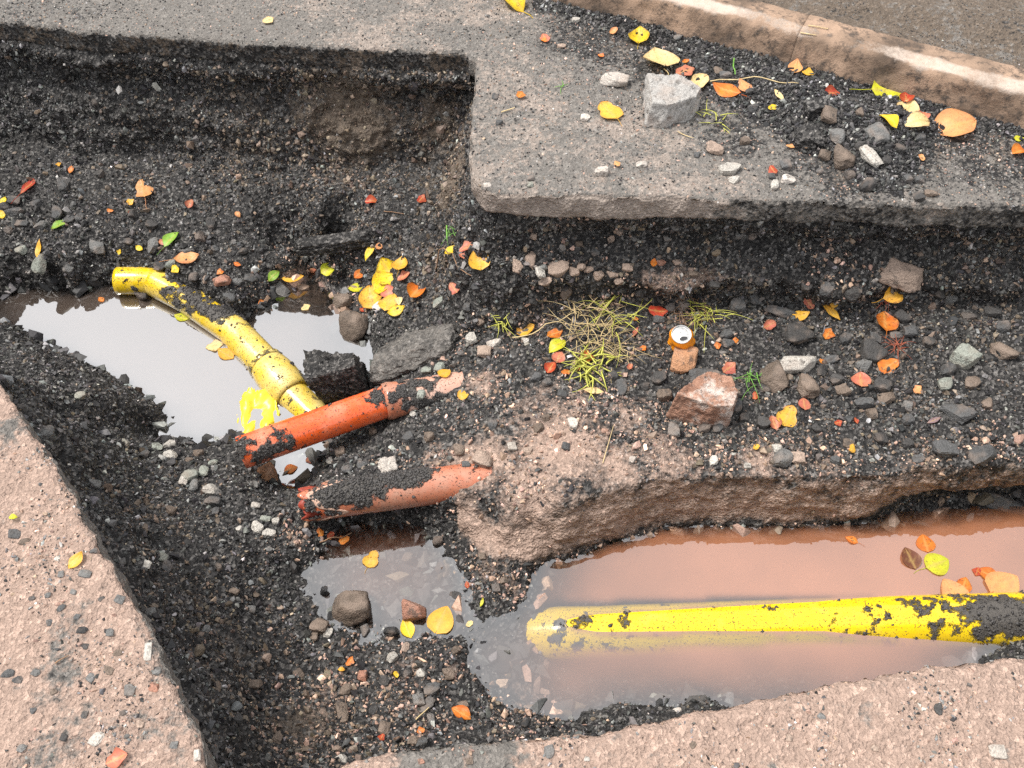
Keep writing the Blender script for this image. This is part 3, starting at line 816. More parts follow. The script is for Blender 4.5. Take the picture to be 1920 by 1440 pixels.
# ------------------------------------------------------------------ loose black spoil heaped on the far road
HEAP = blobs([(1600, 250, 0, .13, .055), (1640, 300, 0, .09, .035), (1530, 240, 0, .09, .04), (1300, 130, 0, .12, .02), (1420, 170, 0, .13, .03), (1180, 60, 0, .12, .012), (1690, 240, 0, .10, .03), (1500, 190, 0, .12, .03), (1660, 350, 0, .06, .012)])
hx = np.arange(site(1000, 40, 0)[0], 1.75, 0.008); hy = np.arange(1.95, 3.1, 0.008)
HX, HY = np.meshgrid(hx, hy); HP = np.stack([HX.ravel(), HY.ravel(), 0 * HX.ravel()], 1)
hh = sum(w * np.exp(-((HP - c) ** 2).sum(1) / (r * r)) for c, r, w in HEAP)
kdist = (HP[:, :2] - KA) @ kn
hh = hh + 0.022 * np.exp(-(np.maximum(-kdist, 0) / 0.07) ** 2) * (kdist < 0.03)
ww, rr = worley(HP, 0.035, 101)
hh = hh * (1 + 0.5 * fbm(HP, 0.08, 3, 102)) + 0.007 * (0.5 - ww) - 0.010 + 0.004 * fbm(HP, 0.03, 2, 103)
HP[:, 2] = hh
ii = np.arange(len(hy) - 1)[:, None] * len(hx) + np.arange(len(hx) - 1)[None]
q_ = np.stack([ii, ii + 1, ii + len(hx) + 1, ii + len(hx)], -1).reshape(-1, 4)
ok = (hh[q_].max(1) > -0.002) & (kdist[q_].max(1) < 0.03)
me = mesh_np('spoil_heap', HP, q_[ok])
me = prune(me, np.ones(len(me.vertices), bool))
Vh = get_v(me)
set_attr(me, 'tan', np.full(len(Vh), .12)); set_attr(me, 'dust', np.full(len(Vh), .15)); set_attr(me, 'brown', np.full(len(Vh), .35))
heap = link('spoil_heap', me, M_SOIL)
tag(heap, 'loose black spoil heaped on the far road in front of the kerb', 'rubble', kind='stuff')

# ------------------------------------------------------------------ casting onto the built surfaces
def bvh_of(o):
    me = o.data
    V = get_v(me); V = V @ np.array(o.matrix_world.to_3x3()).T + np.array(o.matrix_world.translation)
    if len(me.polygons) * 4 == len(me.loops):
        q = quads_of(me); F_ = np.vstack([q[:, [0, 1, 2]], q[:, [0, 2, 3]]])
    else:
        me.calc_loop_triangles(); F_ = np.empty(len(me.loop_triangles) * 3, np.int32); me.loop_triangles.foreach_get('vertices', F_); F_ = F_.reshape(-1, 3)
    return BVHTree.FromPolygons(V.tolist(), F_.tolist(), all_triangles=True)


bpy.context.view_layer.update()
SOLID = [bvh_of(o) for o in (trench_ground, road_far, road_left, road_near, heap, pavement)] + [bvh_of(o) for o in kerb.children]
SOIL_BVH = SOLID[0]
PIPE_BVH, WATER_BVH = [], []


def drop(px, py, trees):
    d = Vector(ray(px, py)).normalized(); best = None
    for t in trees:
        h = t.ray_cast(Vector(CC), d, 12)
        if h[0] is not None and (best is None or h[3] < best[2]): best = (h[0], h[1], h[3])
    return best


# ------------------------------------------------------------------ small stones: shared shapes
def hull_mesh(name, rng, n=11, flat=1.0):
    P = rng.normal(size=(n, 3)); P /= np.linalg.norm(P, axis=1)[:, None]
    P *= (rng.uniform(0.75, 1.05, n))[:, None]; P *= np.array([1.15, 0.95, 0.8]) * (1, 1, flat)
    bm = bmesh.new()
    for p in P: bm.verts.new(p)
    r = bmesh.ops.convex_hull(bm, input=bm.verts)
    bmesh.ops.delete(bm, geom=[v for v in bm.verts if not v.link_faces], context='VERTS')
    bmesh.ops.recalc_face_normals(bm, faces=bm.faces)
    me = bpy.data.meshes.new(name); bm.to_mesh(me); bm.free()
    return me


grains = [hull_mesh('grain', RNG, int(RNG.integers(9, 14)), RNG.uniform(.6, 1)) for _ in range(12)]
for g_ in grains: g_.materials.append(M_GRAVEL)


def tri_data(me):
    me.calc_loop_triangles(); F_ = np.empty(len(me.loop_triangles) * 3, np.int32); me.loop_triangles.foreach_get('vertices', F_)
    return get_v(me), F_.reshape(-1, 3)


def baked_crumbs(name, P, S, mat, parent):
    """many crumbs of one pipe as one mesh"""
    Vs, Fs, off = [], [], 0
    td = [tri_data(g_) for g_ in grains]
    for p, s in zip(P, S):
        v, f = td[random.randrange(len(td))]
        R = np.array(Euler((random.uniform(0, 6), random.uniform(0, 6), random.uniform(0, 6))).to_matrix())
        Vs.append((v * s) @ R.T + p); Fs.append(f + off); off += len(v)
    me = mesh_np(name, np.vstack(Vs), np.vstack(Fs), smooth=False)
    o = link(name, me, mat, parent); o['kind'] = 'stuff'
    return o


# ------------------------------------------------------------------ pipes
def frames(path):
    P = np.array(path, float); T = np.gradient(P, axis=0); T /= np.linalg.norm(T, axis=1)[:, None]
    out = []
    for t in T:
        s = np.cross(t, (0, 0, 1)); s /= np.linalg.norm(s); u = np.cross(s, t); out.append((s, u))
    return P, T, out


def resample(path, step=0.012):
    P = np.array(path, float); L = np.r_[0, np.cumsum(np.linalg.norm(np.diff(P, axis=0), axis=1))]
    n = max(4, int(L[-1] / step)); t = np.linspace(0, L[-1], n)
    return np.stack([np.interp(t, L, P[:, k]) for k in range(3)], 1), t


def tube(name, path, radius, wall=0.006, segs=56, jag0=None, jag1=None, cap=True):
    """a hollow pipe; radius is a number or a function of the distance along; jag0/jag1 move the ends by angle (a broken rim)"""
    P, t = resample(path); P, T, FR = frames(P)
    n = len(P); R_ = np.array([radius(x) if callable(radius) else radius for x in t])
    th = np.linspace(0, 2 * math.pi, segs, endpoint=False)
    def shell(dr):
        V = []
        for i in range(n):
            s, u = FR[i]
            for a_ in th:
                c = P[i]
                if jag0 is not None: c = c + T[0] * jag0(a_) * max(0, 1 - t[i] / 0.09)
                if jag1 is not None: c = c - T[-1] * jag1(a_) * max(0, 1 - (t[-1] - t[i]) / 0.09)
                V.append(c + (s * math.cos(a_) + u * math.sin(a_)) * (R_[i] - dr))
        return np.array(V)
    V = np.vstack([shell(0), shell(wall)]); m = n * segs
    F_ = []
    for i in range(n - 1):
        for j in range(segs):
            k = (j + 1) % segs
            F_.append((i * segs + j, (i + 1) * segs + j, (i + 1) * segs + k, i * segs + k))
            F_.append((m + i * segs + k, m + (i + 1) * segs + k, m + (i + 1) * segs + j, m + i * segs + j))
    for j in range(segs):
        k = (j + 1) % segs; q = (n - 1) * segs
        F_.append((k, j, j + m, k + m) if True else None)
        F_.append((q + j, q + k, q + k + m, q + j + m))
    me = mesh_np(name, V, F_)
    bm = bmesh.new(); bm.from_mesh(me); bmesh.ops.recalc_face_normals(bm, faces=bm.faces); bm.to_mesh(me); bm.free()
    return me


def pipe_crumbs(parent, mesh_objs, thr, n, seed, smin=.0012, smax=.0045, extra=None, mat=None):
    Ps, Ss = [], []
    field = lambda q: 0.5 * fbm(q, 0.09, 3, seed) + 0.5 * fbm(q, 0.03, 2, seed + 2) + (extra(q) if extra is not None else 0) - thr
    for o in mesh_objs:
        set_attr(o.data, 'dirt', field(get_v(o.data)) * 1.0)
        V, F_ = tri_data(o.data); a_, b_, c_ = V[F_[:, 0]], V[F_[:, 1]], V[F_[:, 2]]
        cr = np.cross(b_ - a_, c_ - a_); ar = np.linalg.norm(cr, axis=1); nz = cr[:, 2] / np.maximum(ar, 1e-12)
        ar = ar * (nz > 0.15)
        idx = RNG.choice(len(F_), n, p=ar / ar.sum()); r = RNG.random((n, 2)); m = r.sum(1) > 1; r[m] = 1 - r[m]
        p = a_[idx] + (b_ - a_)[idx] * r[:, :1] + (c_ - a_)[idx] * r[:, 1:]
        f = field(p)
        k = (f + 0.25 * perlin(p, .014, seed + 9) > 0.04) | (RNG.random(n) < .004)
        u = RNG.random(k.sum())
        Ps.append(p[k]); Ss.append(smin + (smax * 1.5 - smin) * u ** 3)
    P, S = np.vstack(Ps), np.hstack(Ss)
    if len(P) > 7000: P, S = P[:7000], S[:7000]
    return baked_crumbs('mud_crumbs', P, S, mat or M_CRUMB, parent)


M_CRUMB = plain('black_crumb', (0.055, 0.051, 0.049), 0.6, var=0.7, scale=120)


def blob_fun(lst):
    cs = [(site(px, py, z), r, w) for px, py, z, r, w in lst]
    return lambda p: sum(w * np.exp(-((p - c) ** 2).sum(1) / (r * r)) for c, r, w in cs)


# -- the clean orange pipe over the water, with its socket and the silted length behind it
RO = 0.050
pa, pb, pc = site(452, 849, -.535), site(728, 751, -.522), site(1030, 700, -.56)
orange = empty('orange_drain_pipe', pa)
tag(orange, 'shiny orange plastic drain pipe bridging the grey pool, running under mud to the right', 'pipe')
bpy.context.view_layer.update()


def attach(o, parent):
    o.parent = parent; o.matrix_parent_inverse = Matrix.Translation(-parent.location); return o


ob1 = attach(link('pipe_barrel', tube('pipe_barrel', [pa, pb], RO), M_ORANGE), orange)
du = (pb - pa) / np.linalg.norm(pb - pa)
dv = (pc - pb) / np.linalg.norm(pc - pb)
ob2 = attach(link('socket', tube('socket', [pb - du * 0.012, pb + dv * 0.055], lambda s: RO + (0.009 if 0.006 < s < .03 else 0.006), wall=.009), M_ORANGE_MUDDY), orange)
ob3 = attach(link('buried_length', tube('buried_length', [pb + dv * 0.05, pb + dv * .2, pc], RO + 0.004), M_ORANGE_SILT), orange)
o_ = pipe_crumbs(orange, [ob1], 0.34, 16000, 201, extra=blob_fun([(545, 835, -.5, .05, .55), (500, 850, -.5, .06, .5), (715, 740, -.46, .06, .45), (455, 830, -.5, .04, .4), (660, 740, -.47, .05, .15), (600, 800, -.48, .06, -.35), (640, 800, -.48, .05, -.4)]))
attach(o_, orange)
o_ = pipe_crumbs(orange, [ob2, ob3], 0.26, 14000, 205, extra=blob_fun([(780, 760, -.46, .10, .5), (900, 690, -.45, .09, -.25), (860, 720, -.45, .06, -.2), (985, 690, -.45, .04, .5)]))
attach(o_, orange)

# -- the broken, muddy orange pipe nearer to the viewer
qa, qb = site(562, 945, -.535), site(985, 888, -.535)
broken = empty('broken_orange_pipe', qa)
tag(broken, 'broken muddy orange pipe with jagged open end, lower of the two orange pipes', 'pipe')
jag = lambda a_: 0.030 + 0.022 * math.sin(3 * a_ + 1) + 0.014 * math.sin(7 * a_) 
bb1 = attach(link('pipe_barrel', tube('pipe_barrel', [qa, qb], 0.053, wall=.006, jag0=jag), M_ORANGE_MUDDY), broken)
dq = (qb - qa) / np.linalg.norm(qb - qa)
bb2 = attach(link('inner_lining', tube('inner_lining', [qa + dq * 0.012, qa + dq * .25], 0.0462, wall=.004, jag0=lambda a_: 0.01 * math.sin(5 * a_)), M_INNER), broken)
bb3 = attach(link('torn_rim', tube('torn_rim', [qa + dq * 0.012, qa + dq * 0.03], 0.0551, wall=.003, jag0=lambda a_: 0.030 + 0.022 * math.sin(3 * a_ + 1) + 0.014 * math.sin(7 * a_), jag1=lambda a_: -0.030 - 0.022 * math.sin(3 * a_ + 1) - .004 * math.sin(9 * a_)), M_BROKEN), broken)
o_ = pipe_crumbs(broken, [bb1], 0.08, 18000, 211, smax=.0055, extra=blob_fun([(640, 905, -.46, .08, .6), (700, 900, -.46, .08, .6), (780, 890, -.46, .08, .5), (600, 960, -.49, .05, .2), (720, 975, -.52, .07, -.8), (820, 950, -.52, .08, -.9), (640, 985, -.52, .06, -.5), (780, 930, -.48, .05, -.5), (850, 925, -.48, .05, -.3)]))
attach(o_, broken)

# -- the yellow pipe of the left pool: stub, bend, barrel-shaped coupling, tail under the orange pipe
RY = 0.055
ya = [site(222, 527, -0.650), site(262, 527, -0.650), site(292, 529, -0.654)]
yb = [site(292, 529, -0.654), site(352, 560, -0.660), site(435, 617, -0.668), site(500, 684, -0.680), site(524, 712, -0.687), site(548, 740, -0.694), site(580, 772, -0.707), site(622, 812, -0.722)]
yellow = empty('yellow_gas_pipe', site(435, 617, -.70))
tag(yellow, 'muddy yellow pipe with barrel coupling lying diagonally in the grey pool', 'pipe')
y1 = attach(link('stub_sleeve', tube('stub_sleeve', ya, RY - .004), M_YELLOW), yellow)
y2 = attach(link('pipe_barrel', tube('pipe_barrel', yb, RY), M_YELLOW), yellow)
cs_, ce_ = site(500, 684, -0.678), site(550, 741, -0.692)
cl_ = np.linalg.norm(ce_ - cs_)
y3 = attach(link('coupling', tube('coupling', [cs_, ce_], lambda s: RY + 0.004 + 0.011 * math.sin(math.pi * min(1, max(0, s / cl_))) ** .7), M_YELLOW), yellow)
cm = site(502, 687, -0.679)
y4 = attach(link('clamp_band', tube('clamp_band', [cs_ - (ce_ - cs_) / cl_ * .012, cs_ + (ce_ - cs_) / cl_ * .006], RY + .007, wall=.004), M_YELLOW), yellow)
o_ = pipe_crumbs(yellow, [y2], 0.23, 20000, 221, extra=blob_fun([(350, 530, -.56, .09, .7), (420, 560, -.56, .08, .6), (395, 575, -.56, .05, .3), (500, 670, -.58, .035, .5), (560, 750, -.6, .03, .35), (450, 640, -.57, .06, -.2), (320, 560, -.57, .03, -.3)]))
attach(o_, yellow)
o_ = pipe_crumbs(yellow, [y1, y3], 0.24, 7000, 225, extra=blob_fun([(270, 505, -.55, .05, .3), (300, 520, -.55, .03, .5), (505, 680, -.57, .03, .4)]))
attach(o_, yellow)

# -- the yellow pipe of the brown pool: sinks from the right under the water
za = [site(900, 1194, -.83), site(960, 1192, -.785), site(1010, 1190, -.75), site(1060, 1188, -.7235), site(1120, 1187, -.7195), site(1300, 1180, -.7165), site(1530, 1172, -.7105), site(1720, 1167, -.687), site(1920, 1162, -.655), site(2150, 1157, -.62), site(2450, 1150, -.58)]
sunken = empty('sunken_yellow_pipe', site(1530, 1172, -.80))
tag(sunken, 'straight yellow pipe sinking into the brown pool at right', 'pipe')
RS = 0.074
s1_ = attach(link('pipe_barrel', tube('pipe_barrel', za, RS), M_YELLOW_WET), sunken)
ca, cb = site(1042, 1189, -.77), site(1052, 1189, -.769)
s2_ = attach(link('end_ring', tube('end_ring', [ca, cb], RS + .005, wall=.004), M_CRUMB), sunken)
o_ = pipe_crumbs(sunken, [s1_], 0.27, 26000, 231, smax=.0055, extra=blob_fun([(1750, 1150, -.6, .08, .35), (1860, 1150, -.58, .07, .6), (1910, 1140, -.57, .06, .7), (1660, 1150, -.62, .06, .2), (1300, 1180, -.66, .2, -.02), (1080, 1180, -.66, .08, .25), (1150, 1190, -.66, .07, .12)]))
attach(o_, sunken)
PIPES = [ob1, ob2, ob3, bb1, bb2, bb3, y1, y2, y3, s1_, s2_]
bpy.context.view_layer.update()
PIPE_BVH = [bvh_of(o) for o in PIPES]
PIPE_BOX = [(v[:, 0].min(), v[:, 0].max(), v[:, 1].min(), v[:, 1].max()) for v in (get_v(o.data) for o in PIPES)]

# ------------------------------------------------------------------ water
M_WGREY = water_material('grey_pool_water', (0.13, 0.10, 0.083), 15, 0.53)
M_WBROWN = water_material('brown_pool_water', (0.39, 0.165, 0.088), 5.5, 0.23)


def pool(name, box, mat, label, level, test=None):
    s = 0.009
    xs = np.arange(box[0], box[1], s); ys = np.arange(box[2], box[3], s)
    XX, YY = np.meshgrid(xs, ys); dep = np.empty(XX.size); pd = np.empty(XX.size)
    top_ = Vector((0, 0, -0.18)); dn = Vector((0, 0, -1))
    for k, (x, y) in enumerate(zip(XX.ravel(), YY.ravel())):
        h = SOIL_BVH.ray_cast(Vector((x, y, level + 0.14)), dn, 2)
        z = h[0].z if h[0] is not None else 0
        dep[k] = level - z; best = z
        for t, bb in zip(PIPE_BVH, PIPE_BOX):
            if not (bb[0] < x < bb[1] and bb[2] < y < bb[3]): continue
            g_ = t.ray_cast(Vector((x, y, -0.2)), dn, 0.75)
            if g_[0] is not None and g_[0].z < level + .0 and g_[0].z > best: best = g_[0].z
        pd[k] = max(0.0, level - best)
    g2 = pd.reshape(XX.shape); pd = np.maximum.reduce([np.roll(g2, k_, 0) for k_ in (-1, 0)])
    for _ in range(2): pd = (pd + np.roll(pd, 1, 0) + np.roll(pd, -1, 0) + np.roll(pd, 1, 1) + np.roll(pd, -1, 1)) / 5
    pd = pd.ravel()
    ii = np.arange(len(ys) - 1)[:, None] * len(xs) + np.arange(len(xs) - 1)[None]
    q = np.stack([ii, ii + 1, ii + len(xs) + 1, ii + len(xs)], -1).reshape(-1, 4)
    okv = dep > -0.03
    if test is not None: okv &= test(XX.ravel(), YY.ravel())
    q = q[okv[q].all(1) & (dep[q].max(1) > -0.006)]
    Z = level + 0.002 * np.exp(-np.clip(dep, 0, 1) / 0.006)          # meniscus against the shore
    me = mesh_np(name, np.stack([XX.ravel(), YY.ravel(), Z], 1), q)
    set_attr(me, 'depth', pd)
    me = prune_keep(me)
    o = link(name, me, mat); tag(o, label, 'water', kind='structure')
    return o


def prune_keep(me):
    V, Q = get_v(me), quads_of(me); used = np.zeros(len(V), bool); used[Q] = True; idx = np.cumsum(used) - 1
    dp = np.empty(len(V), np.float32); me.attributes['depth'].data.foreach_get('value', dp)
    m2 = mesh_np(me.name, V[used], idx[Q]); set_attr(m2, 'depth', dp[used]); bpy.data.meshes.remove(me)
    return m2


ysplit = site(700, 925, -.6)[1]
xl = site(-140, 600, WATER_L)[0]
water_l = pool('water', (max(X0 + .05, xl), site(760, 560, WATER_L)[0] + .1, ysplit, site(560, 460, WATER_L)[1] + .05), M_WGREY, 'still grey pool reflecting the sky round the diagonal yellow pipe', WATER_L)
water_r = pool('water', (site(560, 1080, WATER)[0] - .1, X1 - .03, site(1000, 1400, WATER)[1] - .06, site(1900, 880, WATER)[1] + .02), M_WBROWN, 'brown murky pool over the sunken yellow pipe and its grey shallow arm', WATER, test=lambda x, y: (y < ysplit) | (x > site(900, 1000, WATER)[0]))
WATER_BVH = [bvh_of(water_l), bvh_of(water_r)]

# ------------------------------------------------------------------ gravel: uncountable grains on every loose surface
FACES = {}


def faces_of(o):
    if o.name not in FACES:
        V, Q = get_v(o.data).astype(np.float32), quads_of(o.data)
        c = [V[Q[:, k]] for k in range(4)]
        cr = np.cross(c[2] - c[0], c[3] - c[1]); ar = np.linalg.norm(cr, axis=1)
        FACES[o.name] = (c, cr / np.maximum(ar, 1e-12)[:, None], ar, (c[0] + c[1] + c[2] + c[3]) / 4)
    return FACES[o.name]


def scatter(o, n, weight, sizes):
    c, nn, ar, mid = faces_of(o)
    w = ar * (weight(mid, nn) if callable(weight) else weight); w = w.astype(float)
    idx = RNG.choice(len(ar), n, p=w / w.sum()); r = RNG.random((n, 2)); s, t = r[:, :1], r[:, 1:]
    P = (c[0][idx] * (1 - s) + c[1][idx] * s) * (1 - t) + (c[3][idx] * (1 - s) + c[2][idx] * s) * t
    return P, nn[idx].astype(float), sizes(n, P)


def in_view(P, margin=0.25):
    v = P - CC; w = v @ CF
    return (np.abs(v @ CR) < w * (960 / F_PX) + margin) & (np.abs(v @ CU) < w * (720 / F_PX) + margin)


def soil_weight(P, nn):
    t = tan_at(P); bk = bank_at(P)
    w = np.where(P[:, 2] < WATER - 0.012, 0.15, 1.0) * in_view(P)
    steepness = 1 - np.abs(nn[:, 2])
    w *= 1 - 0.72 * sstep(0.35, 0.75, t) * (0.3 + 0.7 * sstep(.2, .6, steepness))
    w *= 1 - 0.9 * sstep(.25, .7, bk)
    w *= 1 - 0.45 * sstep(.45, .9, cover(P, BROWN))
    w *= 1 - .45 * sstep(.45, .85, steepness) - .35 * sstep(.45, .75, t) * (1 - sstep(.45, .85, steepness))
    patch = fbm(P, 0.16, 2, 301)
    return w * np.clip(0.8 + 1.6 * patch, 0.12, 2)


def power_sizes(lo, hi, k=2.4):
    def f(n, P):
        u = RNG.random(n)
        return 0.5 * (lo ** (1 - k) + u * (hi ** (1 - k) - lo ** (1 - k))) ** (1 / (1 - k))
    return f


S_ = []
SOIL_W = soil_weight(*(faces_of(trench_ground)[k] for k in (3, 1)))
S_.append(scatter(trench_ground, 108000, SOIL_W, power_sizes(.0045, .021, 2.4)) + ('soil',))
S_.append(scatter(trench_ground, 3200, SOIL_W, power_sizes(.018, .040, 3.0)) + ('soil',))
# stones on the bed of the shallow arm
S_.append(scatter(trench_ground, 700, lambda P, nn: ((P[:, 2] < WATER - .01) & (P[:, 2] > WATER - .07) & in_view(P)) * 1.0, power_sizes(.03, .085, 2.0)) + ('bed',))
S_.append(scatter(heap, 13000, lambda P, nn: in_view(P) * sstep(-.004, .006, P[:, 2]), power_sizes(.006, .024, 2.5)) + ('heap',))
S_.append(scatter(road_far, 22000, lambda P, nn: in_view(P) * (nn[:, 2] > .6) * (0.3 + cover(P, DIRT_FAR) + 0.5 * np.clip(fbm(P, .15, 2, 311), 0, 1)), power_sizes(.004, .013, 2.8)) + ('far',))
S_.append(scatter(road_left, 3200, lambda P, nn: in_view(P) * (nn[:, 2] > .6) * np.clip(0.15 + 1.8 * fbm(P, .22, 3, 321), 0, 1), power_sizes(.0035, .016, 2.7)) + ('left',))
S_.append(scatter(road_near, 2600, lambda P, nn: in_view(P) * (nn[:, 2] > .6) * np.clip(0.1 + 1.2 * fbm(P, .12, 3, 331), 0, 1), power_sizes(.004, .014, 2.8)) + ('near',))
S_.append(scatter(pavement, 3500, lambda P, nn: in_view(P) * np.clip(0.1 + 1.2 * fbm(P, .2, 3, 341), 0, 1), power_sizes(.004, .009, 2.8)) + ('pave',))


def grain_colours(P, kind, nn):
    n = len(P); u = RNG.random(n); v = RNG.random(n)
    c = np.empty((n, 3))
    black = np.array([.026, .025, .026]); dark = np.array([.075, .072, .07]); grey = np.array([.20, .20, .195]); light = np.array([.42, .40, .37])
    tan = np.array([.40, .27, .205]); brown = np.array([.17, .13, .098])
    cut = {'soil': (.44, .84, .978), 'heap': (.55, .9, .98), 'bed': (.25, .7, 1.01), 'far': (.45, .80, .95), 'left': (.25, .55, .93), 'near': (.2, .45, .85), 'pave': (.5, .9, .98)}[kind]
    c[:] = black
    c[u > cut[0]] = dark; c[u > cut[1]] = grey; c[(u > cut[2]) & ((nn[:, 2] > .6) | (RNG.random(n) < .2))] = light
    if kind in ('soil', 'bed'):
        t = tan_at(P); b = cover(P, BROWN); ds = cover(P, DUST)
        k = RNG.random(n) < ds * .9; c[k] = c[k] * .5 + np.array([.15, .135, .12]) * .8
        k = v < np.clip(b * 1.1 + 0.05, 0, .85); c[k] = brown
        k = RNG.random(n) < np.clip(t * 0.95, 0, .9); c[k] = tan
    elif kind in ('left', 'near', 'far'):
        k = v < (.35 if kind != 'far' else .2); c[k] = tan * .9
    c *= np.exp(RNG.normal(0, .38, (n, 1))) * RNG.uniform(.94, 1.06, (n, 3))
    return c


Pg = np.vstack([s[0] for s in S_]); Ng = np.vstack([s[1] for s in S_]); Sg = np.hstack([s[2] for s in S_])
Cg = np.vstack([grain_colours(s[0], s[3], s[1]) for s in S_])
sink = np.hstack([np.full(len(s[2]), .15 if s[3] in ('soil', 'heap') else -.05) for s in S_])
Pg = Pg + Ng * (Sg * sink)[:, None]
ng = len(Pg)
gm = bpy.data.meshes.new('gravel')
gm.vertices.add(ng); gm.vertices.foreach_set('co', Pg.astype(np.float32).ravel())
for nm, ty, arr, key in (('rot', 'FLOAT_VECTOR', RNG.uniform(0, 6.283, (ng, 3)), 'vector'),
                         ('scl', 'FLOAT_VECTOR', Sg[:, None] * RNG.uniform(.75, 1.25, (ng, 3)), 'vector'),
                         ('col', 'FLOAT_COLOR', np.hstack([Cg, np.ones((ng, 1))]), 'color'),
                         ('idx', 'INT', RNG.integers(0, len(grains), ng), 'value')):
    at = gm.attributes.new(nm, ty, 'POINT'); at.data.foreach_set(key, np.asarray(arr, np.int32 if ty == 'INT' else np.float32).ravel())
gm.update()
gravel = link('gravel', gm)
tag(gravel, 'loose black and grey gravel strewn over the trench and road', 'gravel', kind='stuff')
gcol = bpy.data.collections.new('gravel_grains')
for g_ in grains: gcol.objects.link(bpy.data.objects.new('grain', g_))
ng_ = bpy.data.node_groups.new('strew_gravel', 'GeometryNodeTree')
ng_.interface.new_socket('Geometry', in_out='INPUT', socket_type='NodeSocketGeometry')
ng_.interface.new_socket('Geometry', in_out='OUTPUT', socket_type='NodeSocketGeometry')
gn, gl_ = ng_.nodes, ng_.links
gi, go = gn.new('NodeGroupInput'), gn.new('NodeGroupOutput')
iop = gn.new('GeometryNodeInstanceOnPoints'); ci = gn.new('GeometryNodeCollectionInfo')
ci.inputs['Collection'].default_value = gcol; ci.inputs['Separate Children'].default_value = True; ci.inputs['Reset Children'].default_value = True


def named(nm, ty):
    q = gn.new('GeometryNodeInputNamedAttribute'); q.data_type = ty; q.inputs[0].default_value = nm
    return [s for s in q.outputs if s.enabled and s.name == 'Attribute'][0]


e2r = gn.new('FunctionNodeEulerToRotation')
gl_.new(named('rot', 'FLOAT_VECTOR'), e2r.inputs[0])
gl_.new(gi.outputs[0], iop.inputs['Points']); gl_.new(ci.outputs[0], iop.inputs['Instance'])
iop.inputs['Pick Instance'].default_value = True
gl_.new(named('idx', 'INT'), iop.inputs['Instance Index']); gl_.new(e2r.outputs[0], iop.inputs['Rotation']); gl_.new(named('scl', 'FLOAT_VECTOR'), iop.inputs['Scale'])
gl_.new(iop.outputs[0], go.inputs[0])
gravel.modifiers.new('strew', 'NODES').node_group = ng_

# ------------------------------------------------------------------ stones that can be told apart
def rock_mesh(name, seed, cuts=11, sub=3, rough=0.05, round_=0.05, mat=None, crumbly=0.0, tone=(.22, .45, .3)):
    """a broken stone: a sphere pressed onto a random many-sided block, then roughened"""
    rng = np.random.default_rng(seed)
    bm = bmesh.new(); bmesh.ops.create_icosphere(bm, subdivisions=sub, radius=1.0)
    me = bpy.data.meshes.new(name); bm.to_mesh(me); bm.free()
    U = get_v(me); U /= np.linalg.norm(U, axis=1)[:, None]
    r = np.full(len(U), 1.6)
    pl = rng.normal(size=(cuts, 3)); pl /= np.linalg.norm(pl, axis=1)[:, None]
    pl = np.vstack([pl, np.eye(3), -np.eye(3)]); dd = rng.uniform(.62, 1.0, len(pl)); dd[-6:] = rng.uniform(.85, 1.0, 6)
    for n_, d_ in zip(pl, dd):
        s = U @ n_
        with np.errstate(divide='ignore'): r = np.minimum(r, np.where(s > .05, d_ / np.maximum(s, .05), 9))
    r = r * (1 - round_) + round_
    V = U * r[:, None]
    V += U * (rough * 1.5 * fbm(V + seed * 3.1, 0.7, 3, seed) + rough * fbm(V + seed, 0.2, 2, seed + 5))[:, None]
    if crumbly:
        f1, r1_ = worley(V + seed, .20, seed); f2, _ = worley(V + seed, .09, seed + 1)
        V += U * (crumbly * (.09 * (.5 - f1) + .05 * (.5 - f2) + .10 * fbm(V, .5, 3, seed)))[:, None]
    V /= np.abs(V).max(0)
    set_v(me, V); me.polygons.foreach_set('use_smooth', np.full(len(me.polygons), sub >= 4))
    if mat is not None:
        for k_, v_ in (('tan', tone[0]), ('dust', tone[1]), ('brown', tone[2])): set_attr(me, k_, np.full(len(V), v_))
    me.materials.append(mat or M_STONE)
    return me


def boulder_material():
    m, n, l, b = new_mat('red_sandstone')
    pos = N(n, 'ShaderNodeNewGeometry').outputs['Position']
    a1 = noise_n(n, l, pos, 11, 4, 0.65); a2 = noise_n(n, l, pos, 60, 4, 0.75); a3 = noise_n(n, l, pos, 240, 2, 0.6)
    st = N(n, 'ShaderNodeMapping'); st.inputs['Scale'].default_value = (12, 30, 70); l.new(pos, st.inputs['Vector'])
    a4 = noise_n(n, l, st.outputs[0], 1, 4, 0.7)
    c = mix_c(n, l, ramp_n(n, l, a4, 0.35, 0.65), (0.20, 0.095, 0.06), (0.46, 0.26, 0.18))
    c = mix_c(n, l, ramp_n(n, l, math_n(n, l, 'ADD', math_n(n, l, 'MULTIPLY', a1, 0.7), math_n(n, l, 'MULTIPLY', a2, 0.3)), 0.5, 0.62), c, (0.66, 0.58, 0.52))
    c = mix_c(n, l, ramp_n(n, l, a2, 0.57, 0.66), c, (0.07, 0.05, 0.042))
    l.new(c, b.inputs['Base Color']); b.inputs['Roughness'].default_value = 0.85
    l.new(bump_n(n, l, math_n(n, l, 'ADD', math_n(n, l, 'ADD', a2, a4), math_n(n, l, 'MULTIPLY', a3, .4)), 0.8, 0.008), b.inputs['Normal'])
    return m


